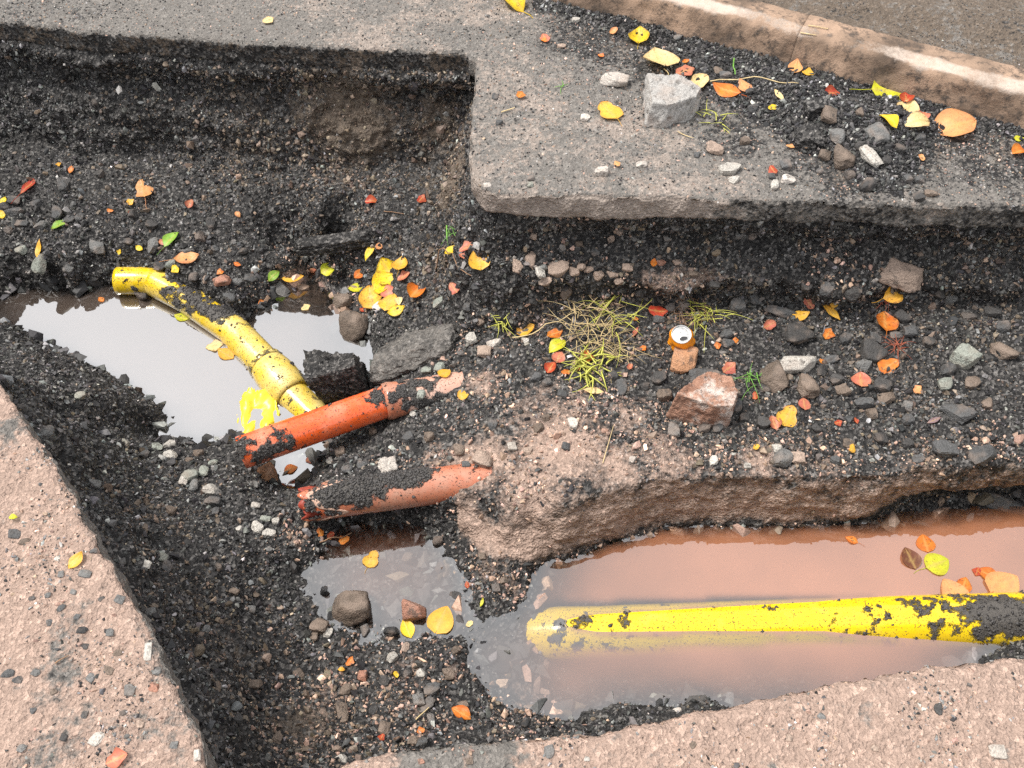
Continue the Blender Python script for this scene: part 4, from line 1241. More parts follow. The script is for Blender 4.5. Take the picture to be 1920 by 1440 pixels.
M_BOULDER = boulder_material()
SMALL_ROCKS = [rock_mesh('stone', 900 + k, cuts=9, sub=3, rough=.06) for k in range(14)]
STONE_COL = {'grey': (.15, .148, .143), 'slate': (.085, .085, .085), 'black': (.028, .028, .029), 'dark': (.06, .057, .055), 'tan': (.36, .27, .215), 'white': (.52, .47, .42), 'brown': (.15, .115, .09),
             'red': (.36, .18, .125), 'green': (.25, .265, .23), 'orange': (.42, .22, .12), 'pale': (.46, .43, .385), 'concrete': (.36, .345, .325)}
GROUND = SOLID


def stone(name, px, py, w, h, colour, label, cat='stone', group=None, mesh=None, thick=.75, sink=.28, rz=None, var=.15, surf=None):
    hit = drop(px, py + h * 0.22, surf or (SOLID + PIPE_BVH))
    if hit is None: return None
    P, nrm, dist = hit
    k = dist / F_PX * (.86 if max(w, h) < 40 else .95)
    sx, sy = w * k * .5, h * k * .5 * 1.1
    sz = min(sx, sy) * thick
    o = link(name, mesh or SMALL_ROCKS[random.randrange(len(SMALL_ROCKS))])
    up = (Vector(nrm) * .6 + Vector((0, 0, 1)) * .8).normalized()
    q = Vector((0, 0, 1)).rotation_difference(up)
    turn = rz if rz is not None else random.choice((0, math.pi)) + random.uniform(-.35, .35)
    o.rotation_mode = 'QUATERNION'
    o.rotation_quaternion = q @ Quaternion((0, 0, 1), turn)
    o.location = P + up * sz * (1 - 2 * sink)
    o.scale = (sx, sy, sz)
    c = STONE_COL[colour]; f = random.uniform(1 - var, 1 + var)
    o.color = (*(x * f for x in c), 1)
    return tag(o, label, cat, group)


def big(seed, **kw):
    kw.setdefault('sub', 4); kw.pop('cuts', None); kw.pop('round_', None); return rock_mesh('stone', seed, **kw)


# notable ones
def block_mesh(name, outline, h, seed, mat):
    m_ = remeshed(prism(outline, 0, h), .035)
    V = get_v(m_); Nn = get_n(m_)
    V = V + Nn * (.13 * fbm(V, .6, 3, seed) + .05 * fbm(V, .16, 3, seed + 1))[:, None]
    V[:, :2] *= (1 - .10 * V[:, 2:3] / h)
    c = (V.max(0) + V.min(0)) / 2; V = (V - c) / ((V.max(0) - V.min(0)) / 2)
    set_v(m_, V); m_.materials.append(mat)
    return m_


stone('concrete_lump', 1258, 180, 108, 112, 'concrete', 'wedge-shaped grey concrete lump on the far road under the peach leaf', 'concrete', mesh=block_mesh('concrete_lump', [(-.85, .9), (.25, 1.0), (1.0, .15), (.75, -.45), (-.3, -1.0), (-.9, -.9)], .75, 31, M_STONE), thick=.55, sink=.2, rz=0.0, var=0.02)
stone('boulder', 1310, 746, 132, 86, 'red', 'largest reddish stone with whitish top on the rubble bench', 'stone', mesh=block_mesh('boulder', [(-1.0, -.35), (-.5, .35), (.1, .95), (.9, .75), (1.0, -.1), (.75, -.8), (.1, -.9)], 1.0, 32, M_BOULDER), thick=.9, sink=.2, rz=0.0)
stone('stone', 1283, 668, 48, 56, 'orange', 'orange-brown rounded stone wedged against the crushed can', 'stone', mesh=big(33, cuts=7), thick=.75, sink=.3)
stone('stone', 1322, 700, 62, 28, 'slate', 'slate-grey flat stone between the orange stone and the largest reddish stone', 'stone')
stone('stone', 1488, 680, 84, 34, 'pale', 'pale wedge-shaped stone lying over a round brown stone on the bench', 'stone', mesh=big(34), thick=.8, sink=.1)
stone('stone', 1452, 702, 58, 56, 'brown', 'round brown stone under the pale wedge-shaped stone', 'stone', mesh=big(35, cuts=4))
stone('stone', 1516, 722, 46, 50, 'brown', 'brown knobbly stone right of the round brown stone', 'stone', mesh=big(36, rough=.12))
stone('stone', 1636, 656, 46, 38, 'dark', 'dark angular block left of the red conifer sprig', 'stone', mesh=big(37, cuts=8, round_=0))
stone('stone', 1806, 664, 50, 38, 'green', 'pale green-grey pointed stone on the right part of the bench', 'stone', mesh=big(38, round_=0))
stone('stone', 1880, 656, 44, 32, 'brown', 'brown slab-like stone near the right edge of the bench', 'stone', mesh=big(39))
stone('stone', 1794, 764, 34, 52, 'slate', 'long slate-grey stone slanting above the purple leaf', 'stone', rz=.7)
stone('stone', 1650, 714, 34, 36, 'dark', 'dark square stone between the holed orange leaf and the red square leaf', 'stone')
stone('stone', 1568, 706, 32, 28, 'dark', 'dark squarish stone left of the red square leaf', 'stone')
stone('stone', 1490, 622, 60, 40, 'dark', 'large dark lump below the yellow leaves on the bench', 'stone', mesh=big(40, rough=.1))
stone('stone', 1462, 582, 66, 24, 'slate', 'long slate-blue stone at the foot of the slab wall', 'stone')
stone('stone', 1380, 568, 34, 32, 'slate', 'round slate-grey stone at the foot of the slab wall', 'stone')
stone('stone', 1465, 856, 38, 36, 'grey', 'grey stone on the mud edge below the three-lobed leaf', 'stone')
stone('stone', 1265, 801, 28, 30, 'grey', 'grey stone just below the largest reddish stone', 'stone')
stone('stone', 1770, 718, 30, 26, 'green', 'olive stone under the green-grey pointed stone', 'stone')
stone('stone', 1690, 512, 86, 46, 'tan', 'tan block jutting from the slab wall at right', 'stone', mesh=big(41, rough=.1), thick=.8, sink=.5)
stone('asphalt_chunk', 785, 640, 200, 118, 'dark', 'flat dark asphalt chunk with pale broken rim above the orange pipe', 'asphalt', mesh=rock_mesh('clod', 42, cuts=5, sub=5, rough=.12, mat=M_SOIL, crumbly=1.3, tone=(.38, .75, .3)), thick=.5, sink=.42, rz=-.1)
stone('clod', 648, 716, 112, 92, 'black', 'black rounded clod standing in the grey pool by the orange pipe', 'clod', mesh=rock_mesh('clod', 43, cuts=2, sub=5, rough=.12, mat=M_SOIL, crumbly=1.7), thick=1.25, sink=.15)
stone('stone', 665, 602, 64, 64, 'brown', 'brown-grey boulder on the bank of the small brown puddle', 'stone', mesh=big(44, rough=.07), thick=.9)
stone('stone', 643, 560, 40, 30, 'brown', 'pinkish-brown stone beside the yellow leaf cluster', 'stone')
stone('clod', 636, 446, 185, 30, 'dark', 'long dark lump with pale muddy front below the brown trench wall', 'clod', mesh=rock_mesh('clod', 45, cuts=2, sub=5, rough=.12, mat=M_SOIL, crumbly=1.7), thick=1.0, sink=.62, rz=.08)
stone('stone', 660, 1138, 72, 66, 'brown', 'largest brown stone at the edge of the shallow grey arm', 'stone', mesh=big(46, cuts=8), thick=.9, sink=.15, rz=.2)
stone('stone', 780, 1146, 46, 34, 'red', 'reddish pointed stone standing in the shallow grey arm', 'stone', mesh=big(47), thick=1.3, sink=.1)
stone('stone', 624, 1150, 24, 28, 'black', 'wet black stone touching the largest brown stone in the arm', 'stone')
stone('stone', 736, 1188, 34, 20, 'black', 'wet black flat stone at the lower shore of the grey arm', 'stone', thick=1.2, sink=.1)
stone('stone', 600, 1166, 36, 32, 'brown', 'brown crumbly stone left of the wet black stone', 'stone')
stone('stone', 606, 1111, 15, 14, 'black', 'small black pebble poking out of the shallow grey arm', 'stone', thick=2.0, sink=.1)
stone('stone', 765, 1046, 22, 20, 'brown', 'small brown stone under water in the shallow grey arm', 'stone', thick=1.4, sink=.1)
stone('stone', 725, 870, 40, 40, 'white', 'whitish forked stone on the soil between the two orange pipes', 'stone', mesh=big(48, cuts=6, rough=.15))
stone('stone', 905, 856, 42, 32, 'tan', 'tan wedge stone on the soil right of the whitish forked stone', 'stone', mesh=big(49))
stone('stone', 1075, 790, 22, 32, 'white', 'white chip standing on the pinkish mud of the bench', 'stone')
stone('stone', 505, 888, 40, 36, 'orange', 'orange-brown round stone in the small puddle between the pipes', 'stone', mesh=big(50, cuts=3), thick=1.1, sink=.25)
stone('stone', 926, 641, 34, 18, 'white', 'white flat chip beside the folded yellow leaf', 'stone')
stone('stone', 884, 632, 26, 26, 'pale', 'pale cube-like stone right of the asphalt chunk', 'stone')
stone('stone', 838, 630, 28, 26, 'white', 'whitish stone lying on the asphalt chunk', 'stone')
stone('stone', 908, 657, 32, 26, 'tan', 'tan angular stone above the silted pipe', 'stone')
stone('stone', 826, 684, 22, 26, 'green', 'grey-green chip where the asphalt chunk meets the pipe', 'stone')
stone('stone', 1152, 150, 54, 30, 'white', 'whitish angular stone left of the concrete lump', 'stone', mesh=big(51))
stone('stone', 1340, 276, 36, 26, 'tan', 'tan stone on the far road below the concrete lump', 'stone')
stone('stone', 1367, 317, 44, 24, 'pale', 'pale long stone, uppermost of a touching pair on the far road', 'stone')
stone('stone', 1376, 335, 24, 16, 'pale', 'small pale stone, lower of a touching pair on the far road', 'stone')
stone('stone', 1128, 318, 30, 26, 'white', 'white squarish stone near the sawn road edge, left of others', 'stone')
stone('stone', 1202, 308, 24, 17, 'white', 'white chip right of the white squarish stone', 'stone')
stone('stone', 1453, 343, 18, 26, 'pale', 'upright pale chip near the sawn road edge', 'stone')
stone('stone', 1477, 335, 30, 22, 'white', 'whitish rounded stone next to the upright pale chip', 'stone')
stone('stone', 1552, 213, 30, 34, 'brown', 'brown rounded stone on top of the spoil heap', 'stone')
stone('stone', 1570, 250, 28, 36, 'grey', 'grey upright stone in the middle of the spoil heap', 'stone')
stone('stone', 1644, 246, 36, 42, 'grey', 'grey stone under the yellow leaf on the spoil heap', 'stone', mesh=big(52))
stone('stone', 1631, 288, 26, 46, 'pale', 'long pale stone pointing down the spoil heap', 'stone', rz=.3)
stone('stone', 1582, 292, 40, 40, 'brown', 'brown rough lump left of the long pale stone', 'stone', mesh=big(53, rough=.12))
stone('clod', 1522, 254, 62, 40, 'dark', 'dark crumbly clod at the left foot of the spoil heap', 'clod', mesh=rock_mesh('clod', 54, cuts=2, sub=5, rough=.12, mat=M_SOIL, crumbly=1.7))
stone('clod', 1530, 200, 46, 30, 'black', 'black clod near the top of the spoil heap', 'clod', mesh=rock_mesh('clod', 55, cuts=2, sub=5, rough=.12, mat=M_SOIL, crumbly=1.7))
stone('stone', 183, 460, 28, 28, 'grey', 'pale grey angular stone on the left rubble slope', 'stone', mesh=big(56))
stone('stone', 289, 457, 26, 28, 'grey', 'grey angular stone next to the green leaf on the slope', 'stone')
stone('stone', 78, 489, 26, 38, 'green', 'green-grey pointed stone below the yellow leaf at far left', 'stone')
stone('stone', 418, 522, 38, 30, 'red', 'reddish broken stone above the yellow pipe', 'stone', mesh=big(57, rough=.12))
stone('stone', 1886, 944, 80, 26, 'slate', 'slate-grey slab under the overhanging mud bank at right', 'stone', sink=.2)

# the rest of the stones one can point at, by where they lie
GROUPS = {
    'far': ('stones on the far road', [(1360, 138, 24, 22, 'slate'), (1347, 132, 18, 20, 'brown'), (1413, 200, 24, 18, 'slate'), (1098, 219, 20, 17, 'white'), (1472, 307, 22, 20, 'slate'), (1396, 263, 22, 16, 'brown'), (1306, 288, 16, 16, 'slate'), (996, 333, 16, 13, 'slate'), (994, 346, 15, 12, 'green'), (928, 180, 14, 13, 'slate'), (936, 228, 16, 12, 'slate'), (914, 346, 18, 14, 'white'), (1080, 38, 18, 12, 'pale'), (1052, 86, 20, 11, 'tan'), (1536, 320, 16, 14, 'slate'), (1600, 190, 26, 16, 'dark'), (1610, 210, 20, 18, 'brown'), (1700, 333, 22, 20, 'slate'), (1724, 334, 20, 18, 'slate'), (1626, 345, 32, 24, 'dark'), (1745, 360, 24, 17, 'brown'), (1722, 368, 20, 20, 'dark'), (1723, 258, 20, 16, 'slate'), (1660, 300, 22, 18, 'dark'), (1592, 325, 22, 20, 'dark'), (1545, 290, 24, 20, 'brown'), (1612, 270, 22, 18, 'dark'), (1684, 280, 24, 20, 'dark'), (1405, 170, 20, 14, 'dark'), (1330, 150, 22, 16, 'dark'), (1447, 330, 14, 14, 'slate'), (1270, 70, 18, 12, 'grey'), (1240, 100, 16, 12, 'dark')],
            'small {c} stone on the far road by the kerb spoil'),
    'slope': ('stones on the left rubble slope', [(119, 343, 24, 26, 'slate'), (109, 396, 20, 28, 'slate'), (29, 395, 38, 18, 'slate'), (42, 417, 30, 14, 'slate'), (76, 421, 22, 18, 'grey'), (131, 411, 22, 14, 'slate'), (150, 407, 18, 16, 'slate'), (241, 450, 22, 15, 'dark'), (43, 467, 22, 16, 'green'), (28, 375, 24, 16, 'slate'), (18, 430, 18, 14, 'slate'), (10, 385, 24, 14, 'dark'), (285, 421, 26, 18, 'dark'), (250, 398, 18, 18, 'dark'), (322, 494, 24, 16, 'green'), (302, 497, 26, 18, 'dark'), (352, 470, 20, 16, 'grey'), (375, 440, 20, 22, 'dark'), (405, 464, 18, 14, 'slate'), (128, 503, 20, 16, 'grey'), (176, 520, 18, 14, 'dark'), (395, 415, 18, 20, 'dark'), (265, 548, 26, 18, 'dark'), (365, 515, 22, 20, 'dark'), (445, 528, 20, 14, 'grey'), (430, 555, 26, 18, 'slate'), (386, 522, 14, 14, 'tan'), (190, 325, 18, 16, 'dark'), (70, 380, 18, 16, 'slate'), (455, 470, 18, 16, 'dark'), (470, 520, 24, 20, 'slate'), (492, 570, 20, 16, 'slate')],
              '{c} stone on the rubble slope left of the yellow pipe'),
    'wallfoot': ('tan stones along the foot of the slab wall', [(968, 494, 24, 26, 'tan'), (996, 478, 26, 34, 'tan'), (1012, 508, 22, 24, 'pale'), (1022, 525, 30, 16, 'tan'), (1046, 500, 42, 26, 'tan'), (1076, 506, 22, 18, 'tan'), (1090, 498, 20, 16, 'tan'), (1103, 504, 22, 12, 'tan'), (1123, 512, 26, 20, 'tan'), (1148, 512, 26, 14, 'tan'), (1160, 524, 22, 16, 'tan'), (1176, 500, 24, 16, 'tan'), (1060, 540, 28, 34, 'brown'), (1240, 490, 24, 12, 'red'), (1268, 490, 18, 12, 'tan'), (1160, 428, 16, 22, 'tan'), (1145, 447, 18, 14, 'tan'), (1250, 445, 20, 12, 'grey'), (1385, 440, 18, 14, 'grey'), (1410, 442, 18, 14, 'slate'), (1000, 440, 16, 14, 'tan'), (1085, 455, 18, 12, 'brown'), (1115, 470, 18, 16, 'slate'), (1300, 510, 20, 16, 'brown'), (1340, 530, 22, 18, 'dark'), (1420, 525, 20, 18, 'dark'), (1200, 545, 20, 18, 'dark'), (1000, 560, 22, 18, 'dark'), (1130, 565, 20, 16, 'brown')],
                 '{c} angular stone set in the foot of the slab wall'),
    'bench': ('stones on the rubble bench', [(1618, 750, 38, 24, 'slate'), (1634, 772, 22, 24, 'brown'), (1660, 745, 36, 22, 'brown'), (1775, 690, 26, 24, 'slate'), (1700, 760, 22, 20, 'grey'), (1700, 785, 26, 20, 'slate'), (1820, 715, 30, 22, 'brown'), (1850, 755, 24, 20, 'brown'), (1495, 856, 30, 24, 'tan'), (1565, 861, 20, 16, 'slate'), (1457, 836, 22, 20, 'pale'), (1400, 870, 16, 16, 'pale'), (1338, 860, 20, 20, 'pale'), (1185, 858, 18, 17, 'white'), (1242, 735, 34, 30, 'brown'), (1235, 705, 30, 26, 'dark'), (1210, 720, 22, 20, 'dark'), (1165, 720, 24, 34, 'slate'), (1150, 700, 22, 20, 'dark'), (1115, 653, 26, 20, 'slate'), (1168, 615, 24, 18, 'slate'), (1255, 575, 24, 18, 'slate'), (1280, 570, 26, 22, 'grey'), (1235, 595, 26, 18, 'slate'), (1360, 625, 28, 18, 'slate'), (1365, 640, 24, 18, 'slate'), (1690, 590, 34, 26, 'dark'), (1706, 617, 32, 24, 'slate'), (1680, 625, 26, 16, 'slate'), (1584, 632, 22, 22, 'slate'), (1640, 632, 24, 20, 'slate'), (1558, 672, 30, 16, 'slate'), (1620, 680, 36, 24, 'grey'), (1540, 690, 20, 26, 'dark'), (1580, 730, 28, 24, 'brown'), (1430, 725, 28, 18, 'dark'), (1380, 755, 26, 30, 'slate'), (1320, 800, 26, 18, 'dark'), (1345, 800, 22, 20, 'slate'), (1395, 780, 22, 18, 'dark'), (1860, 580, 30, 22, 'dark'), (1760, 545, 26, 20, 'dark'), (1780, 560, 26, 18, 'grey'), (1815, 590, 26, 20, 'dark'), (1880, 610, 28, 22, 'slate'), (1740, 640, 24, 20, 'dark'), (1600, 545, 36, 26, 'dark'), (1550, 540, 28, 26, 'slate'), (1510, 535, 24, 20, 'dark'), (1415, 560, 26, 20, 'slate'), (1840, 850, 46, 30, 'slate'), (1770, 840, 44, 26, 'slate'), (1700, 830, 24, 18, 'dark'), (1650, 820, 28, 20, 'dark'), (1590, 830, 24, 18, 'brown'), (1530, 800, 22, 18, 'dark'), (1430, 790, 30, 24, 'dark'), (1720, 860, 26, 18, 'slate'), (985, 636, 16, 16, 'pale'), (935, 655, 24, 18, 'slate'), (1025, 715, 22, 16, 'slate'), (1005, 705, 26, 18, 'slate'), (1055, 735, 24, 18, 'slate'), (1085, 700, 24, 20, 'slate'), (930, 610, 24, 18, 'slate'), (900, 600, 18, 16, 'brown'), (875, 575, 18, 16, 'slate'), (825, 565, 34, 20, 'green'), (800, 690, 24, 16, 'green'), (790, 735, 20, 22, 'green'), (775, 775, 16, 12, 'pale')],
              '{c} stone half sunk in the rubble bench'),
    'bed': ('stones on the soil around the orange pipes', [(768, 818, 26, 22, 'slate'), (805, 815, 26, 22, 'brown'), (860, 840, 26, 24, 'brown'), (875, 868, 20, 16, 'slate'), (925, 795, 22, 20, 'slate'), (960, 835, 20, 18, 'pale'), (1010, 800, 22, 20, 'brown'), (1025, 780, 20, 18, 'brown'), (990, 845, 20, 16, 'tan'), (1060, 835, 18, 16, 'slate'), (640, 845, 24, 20, 'brown'), (680, 868, 28, 22, 'slate'), (650, 878, 26, 18, 'slate'), (620, 862, 16, 16, 'pale'), (700, 805, 18, 18, 'brown'), (318, 832, 24, 16, 'pale'), (320, 850, 28, 18, 'pale'), (350, 830, 18, 14, 'slate'), (372, 848, 24, 18, 'brown'), (355, 860, 18, 14, 'brown'), (398, 867, 22, 13, 'green'), (383, 878, 20, 30, 'green'), (355, 890, 32, 24, 'green'), (395, 914, 30, 22, 'pale'), (365, 906, 22, 26, 'grey'), (345, 900, 18, 18, 'pale'), (295, 838, 24, 16, 'green'), (270, 850, 18, 16, 'slate'), (400, 935, 32, 22, 'slate'), (405, 955, 14, 20, 'slate'), (482, 986, 26, 20, 'pale'), (504, 995, 28, 20, 'pale'), (497, 972, 22, 12, 'green'), (518, 976, 16, 13, 'pale'), (480, 945, 20, 15, 'pale'), (448, 990, 14, 12, 'pale'), (320, 955, 22, 18, 'brown'), (302, 1042, 26, 18, 'green'), (311, 1060, 22, 20, 'slate'), (275, 1055, 16, 14, 'pale'), (505, 1030, 14, 12, 'grey'), (235, 830, 22, 16, 'green'), (150, 740, 20, 14, 'green'), (85, 810, 30, 30, 'grey'), (175, 905, 26, 16, 'grey'), (270, 990, 14, 26, 'brown')],
            '{c} stone on the black soil left of and between the orange pipes'),
    'lower': ('stones on the reddish rubble below the grey arm', [(615, 1185, 20, 18, 'pale'), (590, 1192, 18, 16, 'brown'), (685, 1178, 18, 22, 'slate'), (735, 1228, 26, 22, 'pale'), (760, 1210, 16, 20, 'tan'), (785, 1310, 24, 24, 'grey'), (802, 1316, 22, 28, 'slate'), (794, 1330, 18, 12, 'slate'), (808, 1345, 16, 28, 'grey'), (720, 1362, 24, 24, 'brown'), (790, 1260, 20, 18, 'pale'), (810, 1290, 34, 24, 'slate'), (775, 1385, 26, 18, 'brown'), (790, 1390, 24, 18, 'slate'), (868, 1320, 22, 16, 'brown'), (650, 1290, 26, 22, 'brown'), (680, 1265, 22, 20, 'red'), (720, 1275, 22, 18, 'dark'), (640, 1330, 24, 40, 'brown'), (560, 1260, 26, 20, 'brown'), (480, 1280, 28, 20, 'brown'), (500, 1230, 18, 16, 'tan'), (445, 1345, 24, 24, 'dark'), (520, 1380, 22, 30, 'brown'), (640, 1420, 26, 16, 'pale'), (840, 1260, 26, 22, 'brown'), (765, 1260, 20, 20, 'dark'), (700, 1330, 20, 18, 'dark'), (855, 1215, 22, 18, 'brown'), (405, 1285, 22, 26, 'brown'), (470, 1140, 18, 16, 'grey'), (385, 1180, 20, 16, 'grey'), (440, 1105, 20, 14, 'brown'), (410, 1060, 18, 14, 'dark'), (930, 1100, 18, 16, 'slate'), (905, 1040, 16, 14, 'brown'), (945, 1085, 18, 14, 'brown'), (855, 1115, 28, 20, 'dark'), (987, 1355, 22, 18, 'black'), (820, 1010, 24, 18, 'black'), (735, 1010, 22, 20, 'black'), (720, 995, 18, 14, 'slate')],
              '{c} stone on the reddish rubble at the bottom of the trench'),
    'left': ('pebbles on the tan road crust at left', [(27, 998, 30, 22, 'slate'), (46, 1012, 22, 18, 'brown'), (224, 1121, 24, 18, 'grey'), (281, 1142, 28, 28, 'grey'), (171, 1267, 24, 20, 'grey'), (243, 1290, 26, 26, 'grey'), (290, 1285, 24, 22, 'red'), (184, 1378, 30, 34, 'pale'), (158, 1338, 16, 16, 'slate'), (221, 1222, 22, 16, 'brown'), (203, 1254, 24, 18, 'brown'), (115, 1074, 16, 16, 'grey'), (138, 1107, 15, 13, 'grey'), (89, 1114, 14, 12, 'grey'), (160, 1072, 30, 20, 'grey'), (114, 1137, 16, 18, 'slate'), (144, 1155, 16, 14, 'slate'), (155, 1178, 26, 16, 'black'), (92, 1165, 16, 16, 'slate'), (190, 1120, 16, 14, 'slate'), (206, 1182, 18, 20, 'grey'), (68, 1258, 20, 16, 'grey'), (15, 1260, 28, 18, 'slate'), (34, 1272, 24, 16, 'slate'), (100, 1295, 16, 14, 'brown'), (62, 1330, 16, 14, 'slate'), (230, 1335, 16, 14, 'dark'), (262, 1355, 18, 16, 'tan'), (326, 1395, 20, 16, 'grey'), (370, 1410, 16, 26, 'white'), (120, 1380, 16, 14, 'dark'), (40, 1400, 20, 16, 'grey'), (277, 1215, 18, 40, 'pale'), (295, 1255, 20, 18, 'grey'), (160, 1210, 16, 14, 'dark'), (60, 1120, 16, 12, 'slate'), (176, 1030, 16, 12, 'slate'), (108, 1045, 14, 12, 'pale')],
             '{c} pebble pressed into the tan road crust at left'),
    'near': ('stones set in the pale road crust at the bottom', [(1030, 1405, 26, 28, 'grey'), (1870, 1405, 34, 26, 'pale'), (1270, 1330, 22, 18, 'white'), (1540, 1340, 20, 16, 'grey'), (1760, 1325, 20, 24, 'dark'), (1480, 1380, 18, 16, 'tan'), (1300, 1395, 16, 14, 'brown'), (1640, 1400, 18, 14, 'tan'), (880, 1425, 18, 14, 'brown'), (790, 1425, 16, 12, 'red'), (1100, 1420, 14, 12, 'pale')],
             '{c} stone bedded in the pale road crust at the bottom'),
}
LANDMARK = {
    'far': [(1199, 70, 'the small yellow leaf at the kerb'), (1258, 180, 'the concrete lump'), (1140, 211, 'the golden heart-shaped leaf'), (1397, 167, 'the light orange leaf'), (1552, 213, 'the brown stone topping the spoil heap'), (1631, 288, 'the long pale stone of the spoil heap'), (1716, 236, 'the cream mottled leaf'), (1477, 335, 'the whitish rounded stone'), (900, 350, 'the road corner'), (1128, 318, 'the white squarish stone'), (1720, 380, 'the wet road edge')],
    'slope': [(56, 351, 'the narrow dark red leaf'), (113, 425, 'the pale green leaf'), (78, 489, 'the green-grey pointed stone'), (183, 460, 'the pale grey angular stone'), (323, 452, 'the holed green leaf'), (350, 486, 'the peach oval leaf'), (418, 522, 'the reddish broken stone'), (270, 358, 'the peach leaf under the wall'), (447, 404, 'the tiny peach leaf')],
    'wallfoot': [(968, 494, 'the brown trench corner'), (1046, 500, 'the row of tan stones'), (1123, 512, 'the middle of the tan row'), (1225, 495, 'the orange leaf in the slab wall'), (1380, 568, 'the round slate-grey stone'), (1150, 430, 'the sawn road edge')],
    'bench': [(1310, 746, 'the largest reddish stone'), (1276, 625, 'the crushed can'), (1105, 690, 'the grass tuft'), (985, 620, 'the folded yellow leaf'), (785, 640, 'the asphalt chunk'), (1488, 680, 'the pale wedge stone'), (1490, 622, 'the large dark lump'), (1557, 588, 'the narrow golden leaf'), (1657, 604, 'the broad orange leaf'), (1667, 687, 'the holed orange leaf'), (1613, 716, 'the red square leaf'), (1477, 780, 'the three-lobed leaf'), (1806, 664, 'the green-grey pointed stone'), (1880, 656, 'the brown slab-like stone'), (1750, 790, 'the purple-grey leaf'), (1690, 512, 'the tan block in the wall'), (1595, 843, 'the golden scrap at the mud edge'), (870, 740, 'the silted pipe')],
    'bed': [(725, 870, 'the whitish forked stone'), (905, 856, 'the tan wedge stone'), (1075, 790, 'the white chip on the mud'), (350, 850, 'the pool\'s lower shore'), (490, 985, 'the broken pipe\'s open end'), (452, 849, 'the orange pipe\'s left end'), (300, 1050, 'the slope of the tan crust'), (110, 760, 'the black mound at left')],
    'lower': [(660, 1138, 'the largest brown stone of the arm'), (780, 1146, 'the reddish pointed stone'), (829, 1160, 'the yellow and orange leaf'), (658, 1243, 'the orange-red scrap'), (865, 1341, 'the orange leaf on the rubble'), (720, 1360, 'the pale road crust'), (470, 1250, 'the left slope'), (930, 1060, 'the soil neck between the pools'), (740, 990, 'the broken pipe')],
    'left': [(145, 1053, 'the pale golden leaf'), (222, 1424, 'the pinkish leaf fragments'), (118, 1237, 'the short brown twig'), (27, 972, 'the tiny yellow-green leaf'), (290, 1200, 'the crust\'s broken edge'), (20, 1330, 'the left edge of the picture')],
    'near': [(1300, 1335, 'the pool\'s lower bank'), (1870, 1400, 'the right corner'), (1030, 1405, 'the middle of the bottom edge'), (800, 1420, 'the left end of that crust'), (1600, 1380, 'the bottom edge right of centre')],
}
USED = {}


def place_label(key, colour, px, py, w, h):
    """how a stone looks and which landmark it lies beside"""
    best = sorted(LANDMARK[key], key=lambda m: (m[0] - px) ** 2 + (m[1] - py) ** 2)
    shape = 'long' if max(w, h) > 1.5 * min(w, h) else ('tiny' if max(w, h) < 16 else 'small' if max(w, h) < 23 else 'stout')
    noun = 'pebble' if key == 'left' else 'stone'
    for mx, my, nm in best:
        dx, dy = px - mx, py - my
        way = 'at' if dx * dx + dy * dy < 400 else (('right of' if dx > 0 else 'left of') if abs(dx) > abs(dy) else ('below' if dy > 0 else 'above'))
        far_ = '' if dx * dx + dy * dy < 3000 else 'some way ' if way != 'at' else ''
        lab = f'{shape} {colour} {noun} {far_}{way} {nm}'
        if lab not in USED:
            USED[lab] = 1; return lab
    return lab


WORD = {'slate': 'slate-grey', 'pale': 'pale', 'green': 'green-grey', 'red': 'reddish', 'black': 'black', 'dark': 'dark', 'concrete': 'grey'}
for key, (grp, lst, lab) in GROUPS.items():
    for px, py, w, h, c in lst:
        flat = key in ('left', 'near')
        stone('pebble' if key == 'left' else 'stone', px, py, w * (.85 if flat else 1.0), h * (.85 if flat else 1.05), c, place_label(key, WORD.get(c, c), px, py, w, h), 'pebble' if key == 'left' else 'stone', grp, thick=.5 if flat else .85, sink=.5 if flat else .36, rz=None if abs(w - h) < 8 else 0.0 if w > h else 0.15)

# ------------------------------------------------------------------ fallen leaves
LEAF_COL = {'Y': (.84, .58, .02), 'YO': (.82, .44, .05), 'O': (.68, .19, .025), 'P': (.74, .34, .14), 'C': (.82, .62, .30), 'R': (.46, .06, .025), 'RP': (.56, .17, .11), 'B': (.16, .055, .03), 'G': (.22, .42, .05), 'YG': (.62, .62, .03), 'W': (.75, .70, .68), 'V': (.22, .15, .17)}


